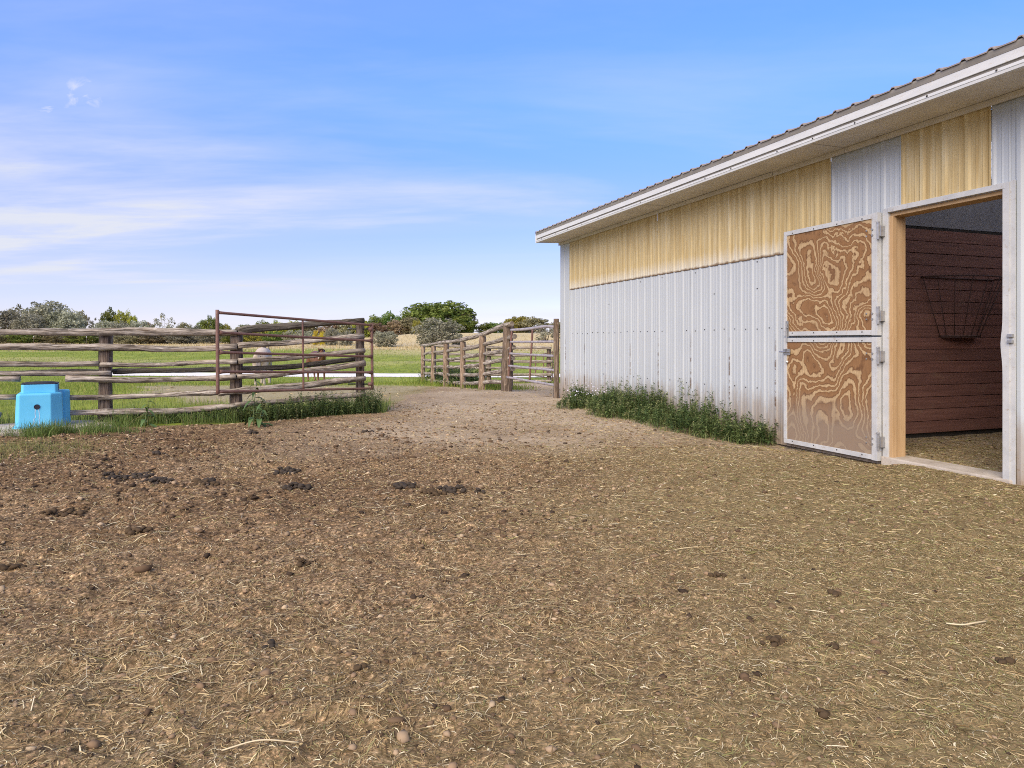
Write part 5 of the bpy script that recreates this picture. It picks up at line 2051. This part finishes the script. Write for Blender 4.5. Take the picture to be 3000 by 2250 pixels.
HEAPS = [
    (375, 1392, 120, 26, 0.034, 'dung', "widest black dung heap, strung out below the log fence"),
    (465, 1412, 80, 20, 0.032, 'dung', "black dung heap right beside the widest one"),
    (585, 1422, 90, 16, 0.036, 'dung_brown', "loose brown dung heap between the black strung-out one and the gate's end"),
    (614, 1413, 34, 7, 0.045, 'dung', "dark dung lump sitting on the loose brown heap"),
    (843, 1388, 60, 13, 0.036, 'dung', "dark dung heap below the middle of the open gate, farther of two"),
    (868, 1436, 60, 12, 0.042, 'dung', "dark dung heap below the middle of the open gate, nearer of two"),
    (1188, 1427, 55, 14, 0.040, 'dung', "blackest compact dung heap in the middle of the yard"),
    (1268, 1450, 60, 14, 0.036, 'dung_brown', "brown dung heap just right of the blackest compact one"),
    (1325, 1440, 60, 13, 0.038, 'dung', "dark dung heap right of the brown one mid-yard"),
    (1408, 1438, 30, 5, 0.036, 'dung', "small dark dung lump farthest right of the mid-yard row"),
    (740, 1277, 34, 6, 0.040, 'dung', "small dark dung heap close under the gate"),
    (1078, 1272, 24, 4, 0.042, 'dung', "single dark dung lump at the mouth of the lane"),
    (463, 1333, 26, 5, 0.040, 'dung', "small dark dung lump near the fence's first post"),
    (407, 1564, 60, 8, 0.034, 'dung_brown', "brown dung clump in the left of the yard below the black heaps"),
    (190, 1500, 110, 14, 0.034, 'dung_brown', "crumbled brown dung patch near the left edge"),
    (27, 1676, 66, 9, 0.040, 'dung_brown', "rounded brown dung pile cut by the left edge"),
    (880, 1668, 40, 5, 0.026, 'dung_brown', "small brown dung clump left of centre in the open yard"),
    (792, 1912, 30, 3, 0.020, 'dung', "tiny dark dung crumb in the near straw"),
    (2443, 1743, 30, 2, 0.026, 'dung_brown', "single brown dung ball right of centre towards the doorway"),
    (2266, 1886, 60, 7, 0.022, 'dung_brown', "brown dung clump amid greenish straw at right"),
    (2442, 1900, 40, 4, 0.020, 'dung_brown', "smaller brown dung clump beside the one at right"),
    (2416, 2112, 30, 2, 0.024, 'dung_brown', "smooth brown dung ball nearest the bottom edge"),
    (2949, 1938, 34, 4, 0.022, 'dung_brown', "brown dung lump near the right edge"),
    (2100, 1692, 40, 5, 0.022, 'dung_brown', "brown dung flakes below the plywood door"),
    (1045, 1990, 36, 4, 0.018, 'dung_brown', "little brown dung clump in the near straw, centre-left"),
]
for k, (a, b, c, d, e, f, l) in enumerate(HEAPS):
    dung_heap(a, b, c, int(d * 2.1), e * 0.64, MT[f], l, 700 + k)


def stalk(pts, r, label):
    pts = [(x, y, tz(x, y) + r * 1.2 + dz) for x, y, dz in pts]
    m = MB()
    m.tube(catmull(pts), [r] * (len(pts) * 6 - 5), 6)
    o = m.build("straw_stalk", MT['lumber_pale'], None, smooth=True)
    tag(o, label, "straw stalk")


MT['lumber_pale'] = mat_simple("pale_straw", (0.50, 0.41, 0.25), (0.64, 0.54, 0.36), 8, 0.6, 0.3)


def gpt(px, py, dz=0.0):
    Y = CAM_H * FPX / (py - HORIZON)
    return ((px - 1500) / FPX * Y, Y, dz)


stalk([gpt(2772, 1830, 0.004), gpt(2820, 1836, 0.012), gpt(2862, 1832, 0.012), gpt(2890, 1820, 0.004)], 0.0036, "pale curved twig on the greenish straw below the doorway")
stalk([gpt(650, 2226, 0.004), gpt(760, 2219, 0.012), gpt(875, 2214, 0.004)], 0.0024, "long straight straw stalk at the bottom edge, left of centre")


def blades(name, x, y, h, w, rgb, mat, lean=0.35, label=None, base_z=None, tip_rgb=None):
    n = len(x)
    z = terrain(x, y) - 0.01 if base_z is None else base_z
    th = RNG.uniform(0, 6.28, n)
    fx, fy = np.cos(th), np.sin(th)
    ld = RNG.uniform(0, 6.28, n)
    la = np.abs(RNG.normal(0, lean, n))
    lx, ly = np.cos(ld) * la, np.sin(ld) * la
    p = []
    for t, wf in ((0.0, 1.0), (0.5, 0.85), (0.82, 0.5)):
        cx = x + lx * h * t * t
        cy = y + ly * h * t * t
        cz = z + h * t * (1 - 0.25 * la * t)
        p.append(np.stack([cx - fx * w * wf / 2, cy - fy * w * wf / 2, cz], 1))
        p.append(np.stack([cx + fx * w * wf / 2, cy + fy * w * wf / 2, cz], 1))
    p.append(np.stack([x + lx * h, y + ly * h, z + h * (1 - 0.25 * la)], 1))
    V = np.stack(p, 1).reshape(-1, 3)
    b = np.arange(n)[:, None] * 7
    T = np.concatenate([b + np.array([[0, 1, 3]]), b + np.array([[0, 3, 2]]), b + np.array([[2, 3, 5]]), b + np.array([[2, 5, 4]]), b + np.array([[4, 5, 6]])], 0)
    me = mesh_np(name, V, T)
    set_color(me, "tint", rgb, 7)
    o = link(name, me, mat)
    if label:
        tag(o, label, kind='stuff')
    return o


GREENS = np.array([(0.200, 0.270, 0.036), (0.260, 0.320, 0.050), (0.135, 0.195, 0.028), (0.30, 0.32, 0.070), (0.40, 0.35, 0.12)])


def pick(pal, n, p, lo=0.8, hi=1.2):
    return pal[RNG.choice(len(pal), n, p=p)] * RNG.uniform(lo, hi, (n, 1))


def build_grass():
    # pasture behind the fence
    n = 56000
    y = np.sqrt(RNG.uniform(9.6 ** 2, 30 ** 2, n))
    x = -RNG.uniform(0.02, 0.92, n) * y - 0.3
    keep = (y > fence_y(x) - 0.15) & (RNG.uniform(0, 1, n) > dirt_mask(x, y) * 1.3) & ((x + 6.8) ** 2 + (y - 9.75) ** 2 > 0.75)
    x, y = x[keep], y[keep]
    n = len(x)
    h = np.clip(RNG.normal(0.10, 0.035, n), 0.03, 0.3) + 0.10 * sstep(0.5, 0.75, fbm(x * 0.8, y * 0.8, 401, 3)) * sstep(22, 12, y)
    w = 0.005 * (y / 11)
    blades("pasture_grass", x, y, h, w, pick(GREENS, n, [0.30, 0.28, 0.14, 0.18, 0.10]), MT['leaf'], 0.45, "short green pasture grass behind the log fence")
    # longer grass further out, thinned with distance
    n = 26000
    y = np.exp(RNG.uniform(math.log(28), math.log(84), n))
    x = RNG.uniform(-0.86, 0.12, n) * y
    road = np.abs(y - np.interp(x, [-90, -60, -33, -20, -10, 0, 12], [47, 45, 41.2, 39, 37.9, 37.5, 37.2])) < 2.15
    x, y = x[~road], y[~road]
    n = len(x)
    blades("far_grass", x, y, RNG.uniform(0.06, 0.15, n) * (1 + (y - 28) * 0.006), 0.010 * (y / 20), pick(GREENS, n, [0.32, 0.34, 0.12, 0.17, 0.05]), MT['leaf'], 0.5, "mown green field grass beyond the track")
    n = 15000
    y = RNG.uniform(82, 138, n)
    x = RNG.uniform(-0.86, 0.14, n) * y
    dryp = np.array([(0.50, 0.40, 0.19), (0.42, 0.31, 0.13), (0.58, 0.49, 0.27), (0.30, 0.26, 0.11)])
    blades("dry_grass", x, y, RNG.uniform(0.12, 0.34, n), 0.07, pick(dryp, n, [0.35, 0.25, 0.25, 0.15]), MT['leaf'], 0.4, "dry golden grass below the far trees")
    # thick grass along the foot of the fence
    n = 26000
    u = RNG.uniform(0, 1, n)
    x = -9.6 + u * 7.4
    off = RNG.normal(-0.12, 0.30, n)
    y = fence_y(x) + off
    d = fbm(x * 1.6, y * 1.6, 431, 3)
    keep = (off > -0.95 + 0.95 * fbm(x * 2.3, x * 0, 436, 3)) & (off < 0.7) & (RNG.uniform(0, 1, n) < 0.35 + 1.3 * np.clip(d - 0.3, 0, 1)) & ~(((x + 6.8) ** 2 + (y - 9.7) ** 2 < 0.55) | ((x > -7.95) & (x < -5.9) & (off < 0.1) & (off > -0.5) & (RNG.uniform(0, 1, n) < 0.90)))
    x, y = x[keep], y[keep]
    n = len(x)
    h = np.clip(RNG.normal(0.17, 0.07, n), 0.05, 0.45) * (0.7 + 0.6 * fbm(x * 2, y * 2, 441, 2))
    gp_ = np.array([(0.105, 0.165, 0.036), (0.150, 0.215, 0.050), (0.205, 0.255, 0.075), (0.36, 0.32, 0.15)])
    blades("fence_grass", x, y, h, 0.0065, pick(gp_, n, [0.34, 0.34, 0.22, 0.10]), MT['leaf'], 0.55, "rank grass growing along the foot of the log fence")
    n = 2400
    x = RNG.normal(-5.95, 0.42, n)
    y = RNG.normal(9.12, 0.17, n) + 0.25 * (x + 5.95)
    k = fbm(x * 2.6, y * 2.6, 451, 2) > 0.42
    x, y = x[k], y[k]
    n = len(x)
    blades("pad_grass", x, y, RNG.uniform(0.06, 0.24, n), 0.0065, pick(gp_, n, [0.38, 0.36, 0.20, 0.06]), MT['leaf'], 0.7, "tufts of grass over the front edge of the concrete slab")
    # thin pale tuft patch in the yard's left corner
    n = 2600
    x = RNG.normal(-5.55, 0.42, n)
    y = RNG.normal(7.75, 0.38, n)
    yl = np.array([(0.24, 0.24, 0.075), (0.33, 0.30, 0.12), (0.15, 0.19, 0.05)])
    blades("thin_grass", x, y, RNG.uniform(0.02, 0.11, n), 0.004, pick(yl, n, [0.4, 0.35, 0.25]), MT['leaf'], 0.8, "thin yellowish grass patch at the yard's left corner")
    # verge of grass at the foot of the wing fence and by the lane mouth
    n = 9000
    t = RNG.uniform(0, 1, n)
    t = t ** 1.8
    x = -3.45 + t * 3.5 + RNG.normal(0, 0.30, n)
    y = 29.2 - t * 10.5 + RNG.normal(0, 0.55, n) + 0.45
    blades("verge_grass", x, y, RNG.uniform(0.08, 0.40, n) * (1 - 0.45 * t), 0.014, pick(GREENS, n, [0.32, 0.22, 0.36, 0.06, 0.04]), MT['leaf'], 0.5, "green grass tufts under the climbing log fence")


build_grass()


def leafy(name, x, y, h, leaf, nleaf, rgb, label, droop=0.2, width=0.42):
    """weeds: thin stems with small leaves set round them"""
    n = len(x)
    z = terrain(x, y)
    ld = RNG.uniform(0, 6.28, n)
    la = np.abs(RNG.normal(0, 0.22, n))
    V, F, C = [], [], []
    t = RNG.uniform(0.08, 1.0, (n, nleaf)) ** 0.8
    cx = x[:, None] + np.cos(ld)[:, None] * la[:, None] * h[:, None] * t ** 1.6
    cy = y[:, None] + np.sin(ld)[:, None] * la[:, None] * h[:, None] * t ** 1.6
    cz = z[:, None] + h[:, None] * t
    a = RNG.uniform(0, 6.28, (n, nleaf))
    el = RNG.normal(0.35, 0.45, (n, nleaf))
    L = leaf * RNG.uniform(0.5, 1.35, (n, nleaf)) * (1.15 - 0.55 * t)
    dx, dy, dz = np.cos(a) * np.cos(el), np.sin(a) * np.cos(el), np.sin(el)
    sx, sy = -np.sin(a), np.cos(a)
    W = L * width / 2
    p0 = np.stack([cx, cy, cz], -1)
    mid = p0 + np.stack([dx, dy, dz], -1) * (L * 0.5)[..., None]
    sd = np.stack([sx, sy, RNG.normal(0, 0.35, sx.shape)], -1) * W[..., None]
    tip = p0 + np.stack([dx, dy, dz - droop], -1) * L[..., None]
    quad = np.stack([p0, mid + sd, tip, mid - sd], 2).reshape(-1, 3)
    nq = n * nleaf
    F1 = np.arange(nq * 4).reshape(-1, 4)
    # stems as thin strips
    top = np.stack([x + np.cos(ld) * la * h, y + np.sin(ld) * la * h, z + h], 1)
    bot = np.stack([x, y, z - 0.02], 1)
    sw = np.stack([np.full(n, 0.0022), np.zeros(n), np.zeros(n)], 1)
    st = np.stack([bot - sw, bot + sw, top + sw * 0.4, top - sw * 0.4], 1).reshape(-1, 3)
    F2 = nq * 4 + np.arange(n * 4).reshape(-1, 4)
    me = mesh_np(name, np.concatenate([quad, st]), np.concatenate([F1, F2]))
    c = np.repeat(np.repeat(rgb, nleaf, 0) * RNG.uniform(0.75, 1.25, (nq, 1)), 4, 0)
    c2_ = np.repeat(rgb * 0.9, 4, 0)
    at = me.color_attributes.new("tint", 'FLOAT_COLOR', 'POINT')
    cc = np.ones((len(c) + len(c2_), 4), np.float32)
    cc[:, :3] = np.concatenate([c, c2_])
    at.data.foreach_set("color", cc.ravel())
    o = link(name, me, MT['leaf'])
    tag(o, label, kind='stuff')
    return o


WEED = np.array([(0.078, 0.124, 0.040), (0.128, 0.178, 0.060), (0.185, 0.230, 0.088), (0.29, 0.30, 0.14)])


def build_weeds():
    n = 1350
    s = RNG.uniform(0.95, 6.8, n)
    wmax = 0.90 * sstep(0.75, 2.3, s) * (1 - 0.45 * sstep(5.4, 7.0, s)) * (0.35 + 1.2 * fbm(s * 1.8, s * 0, 511, 3))
    i = -0.06 - RNG.uniform(0, 1, n) ** 1.25 * wmax
    keep = RNG.uniform(0, 1, n) < 0.35 + 2.2 * np.clip(fbm(s * 2.1, i * 2.6, 517, 2) - 0.30, 0, 1)
    s, i = s[keep], i[keep]
    n = len(s)
    x, y = from_si(s, i)
    lump = fbm(s * 1.7, i * 1.7, 521, 3)
    h = np.clip((0.08 + 0.40 * np.clip(lump - 0.28, 0, 1) * 1.7) * np.where(RNG.uniform(0, 1, n) < 0.07, 1.7, 1.0) * (1 + 0.35 * (i + 0.5)) * RNG.uniform(0.6, 1.25, n), 0.08, 0.62) * (1 - 0.3 * sstep(5.6, 6.7, s))
    leafy("barn_weeds", x, y, h, 0.062, 32, pick(WEED, n, [0.36, 0.36, 0.2, 0.08]), "tangle of green weeds along the foot of the barn wall", 0.25, 0.36)
    n = 2600
    s = RNG.uniform(0.95, 6.85, n)
    i = -0.05 - RNG.uniform(0, 1, n) ** 0.8 * 1.0 * sstep(0.5, 2.4, s) * (1 - 0.35 * sstep(5.2, 6.8, s)) * (0.35 + 1.2 * fbm(s * 1.8, s * 0, 511, 3))
    x, y = from_si(s, i)
    blades("barn_grass", x, y, np.clip(RNG.normal(0.12, 0.05, n), 0.04, 0.3), 0.0055, pick(np.array([(0.115, 0.165, 0.045), (0.165, 0.215, 0.065), (0.26, 0.27, 0.11)]), n, [0.45, 0.38, 0.17]), MT['leaf'], 1.0, "grass blades mixed into the weeds at the barn wall")
    # pale asters at the far end of the weed bed
    n = 80
    s = RNG.normal(1.75, 0.45, n).clip(0.9, 3.4)
    i = -0.06 - RNG.uniform(0, 0.75, n) * sstep(0.6, 2.2, s)
    x, y = from_si(s, i)
    z = terrain(x, y) + RNG.uniform(0.12, 0.36, n)
    m = MB()
    for k in range(n):
        c = Vector((x[k], y[k], z[k]))
        r = random.uniform(0.008, 0.014)
        tl = Vector((random.uniform(-.6, .6), random.uniform(-1, -.1), random.uniform(0.2, 1))).normalized()
        a = tl.orthogonal().normalized()
        b = tl.cross(a)
        m.add([c + tl * 0.003] + [c + (a * math.cos(q) + b * math.sin(q)) * r for q in np.linspace(0, 6.283, 7)[:-1]], [(0, 1 + j, 1 + (j + 1) % 6) for j in range(6)])
    o = m.build("aster_flowers", MT['petal'], None)
    tag(o, "small pale asters at the far end of the barn weeds", kind='stuff')
    # leafy weeds before the fence, thick towards the gate end
    n = 950
    x = -RNG.uniform(2.35, 6.2, n)
    thick = sstep(-5.4, -3.4, x)
    off = -RNG.uniform(0, 1, n) * (0.30 + 0.45 * thick) + 0.12
    keep = RNG.uniform(0, 1, n) < 0.25 + 0.75 * thick
    x, off = x[keep], off[keep]
    n = len(x)
    y = fence_y(x) + off
    h = RNG.uniform(0.12, 0.40, n) * (0.6 + 0.5 * sstep(-5.4, -3.4, x)) * (0.6 + 0.8 * fbm(x * 2, y * 2, 531, 2))
    leafy("fence_weeds", x, y, h, 0.055, 30, pick(WEED, n, [0.4, 0.34, 0.2, 0.06]), "leafy green weeds massed under the open gate", 0.25, 0.38)
    # weeds around the foot of the climbing fence
    n = 420
    t = RNG.uniform(0, 0.55, n)
    x = -3.35 + t * 3.7 + RNG.normal(0, 0.25, n)
    y = 29.0 - t * 11.7 + 0.5 + RNG.normal(0, 0.3, n)
    leafy("wing_weeds", x, y, RNG.uniform(0.25, 0.75, n), 0.12, 22, pick(WEED, n, [0.4, 0.34, 0.2, 0.06]), "dark weeds behind the far posts of the climbing fence", 0.2, 0.45)


build_weeds()


def dock(px, Y, h, label, seed, nleaf=13):
    """one tall broad-leaved weed"""
    rnd = random.Random(seed)
    X = (px - 1500) / FPX * Y
    root = empty("tall_weed", (X, Y, tz(X, Y)))
    tag(root, label, "weed")
    m = MB()
    pts = [Vector((0, 0, -0.03)), Vector((0.01, 0, h * 0.4)), Vector((0.035, 0.01, h * 0.75)), Vector((0.05, 0.0, h))]
    m.tube(catmull(pts, 4), [0.008 * (1 - 0.06 * k) for k in range(13)], 6)
    m.build("stem", MT['weed_stem'], root, smooth=True)
    for k in range(nleaf):
        t = (k + 0.5) / nleaf
        p = Vector((0.05 * t * t, 0, h * t))
        a = k * 2.4 + rnd.uniform(-.3, .3)
        L = (0.27 - 0.17 * t) * rnd.uniform(0.8, 1.2)
        W = L * 0.17
        d = Vector((math.cos(a), math.sin(a), 0))
        sd = Vector((-d.y, d.x, 0))
        up = 0.55 - 0.3 * t
        V, F = [], []
        for j in range(6):
            u = j / 5
            c = p + d * L * u + Vector((0, 0, L * (up * u - 1.0 * u * u)))
            w = W * math.sin(math.pi * (0.06 + 0.94 * u) ** 0.8) if j < 5 else 0.001
            V += [c + sd * w + Vector((0, 0, w * 0.35)), c, c - sd * w + Vector((0, 0, w * 0.35))]
        for j in range(5):
            for q in (0, 1):
                F.append((j * 3 + q, j * 3 + q + 1, (j + 1) * 3 + q + 1, (j + 1) * 3 + q))
        mm = MB()
        mm.add(V, F)
        mm.build("leaf", MT['weed_leaf'], root, smooth=True)


MT['weed_stem'] = mat_simple("weed_stem", (0.11, 0.15, 0.05), (0.16, 0.18, 0.07), 9, 0.6, 0.3)
MT['weed_leaf'] = mat_simple("weed_leaf", (0.06, 0.115, 0.035), (0.095, 0.155, 0.05), 9, 0.55, 0.35)
dock(742, 10.15, 0.74, "tall broad-leaved weed growing through the open gate's lower bars", 1, 15)
dock(760, 10.05, 0.36, "short broad-leaved weed drooping at the foot of the tall one", 2, 8)
dock(425, 10.0, 0.40, "slim weed leaning over the lowest rail right of the first post", 3, 9)
print("script done; objects:", len(bpy.data.objects), "tris:", sum(sum(len(p.vertices) - 2 for p in me.polygons) if len(me.polygons) < 20000 else int(len(me.loops) - 2 * len(me.polygons)) for me in bpy.data.meshes))
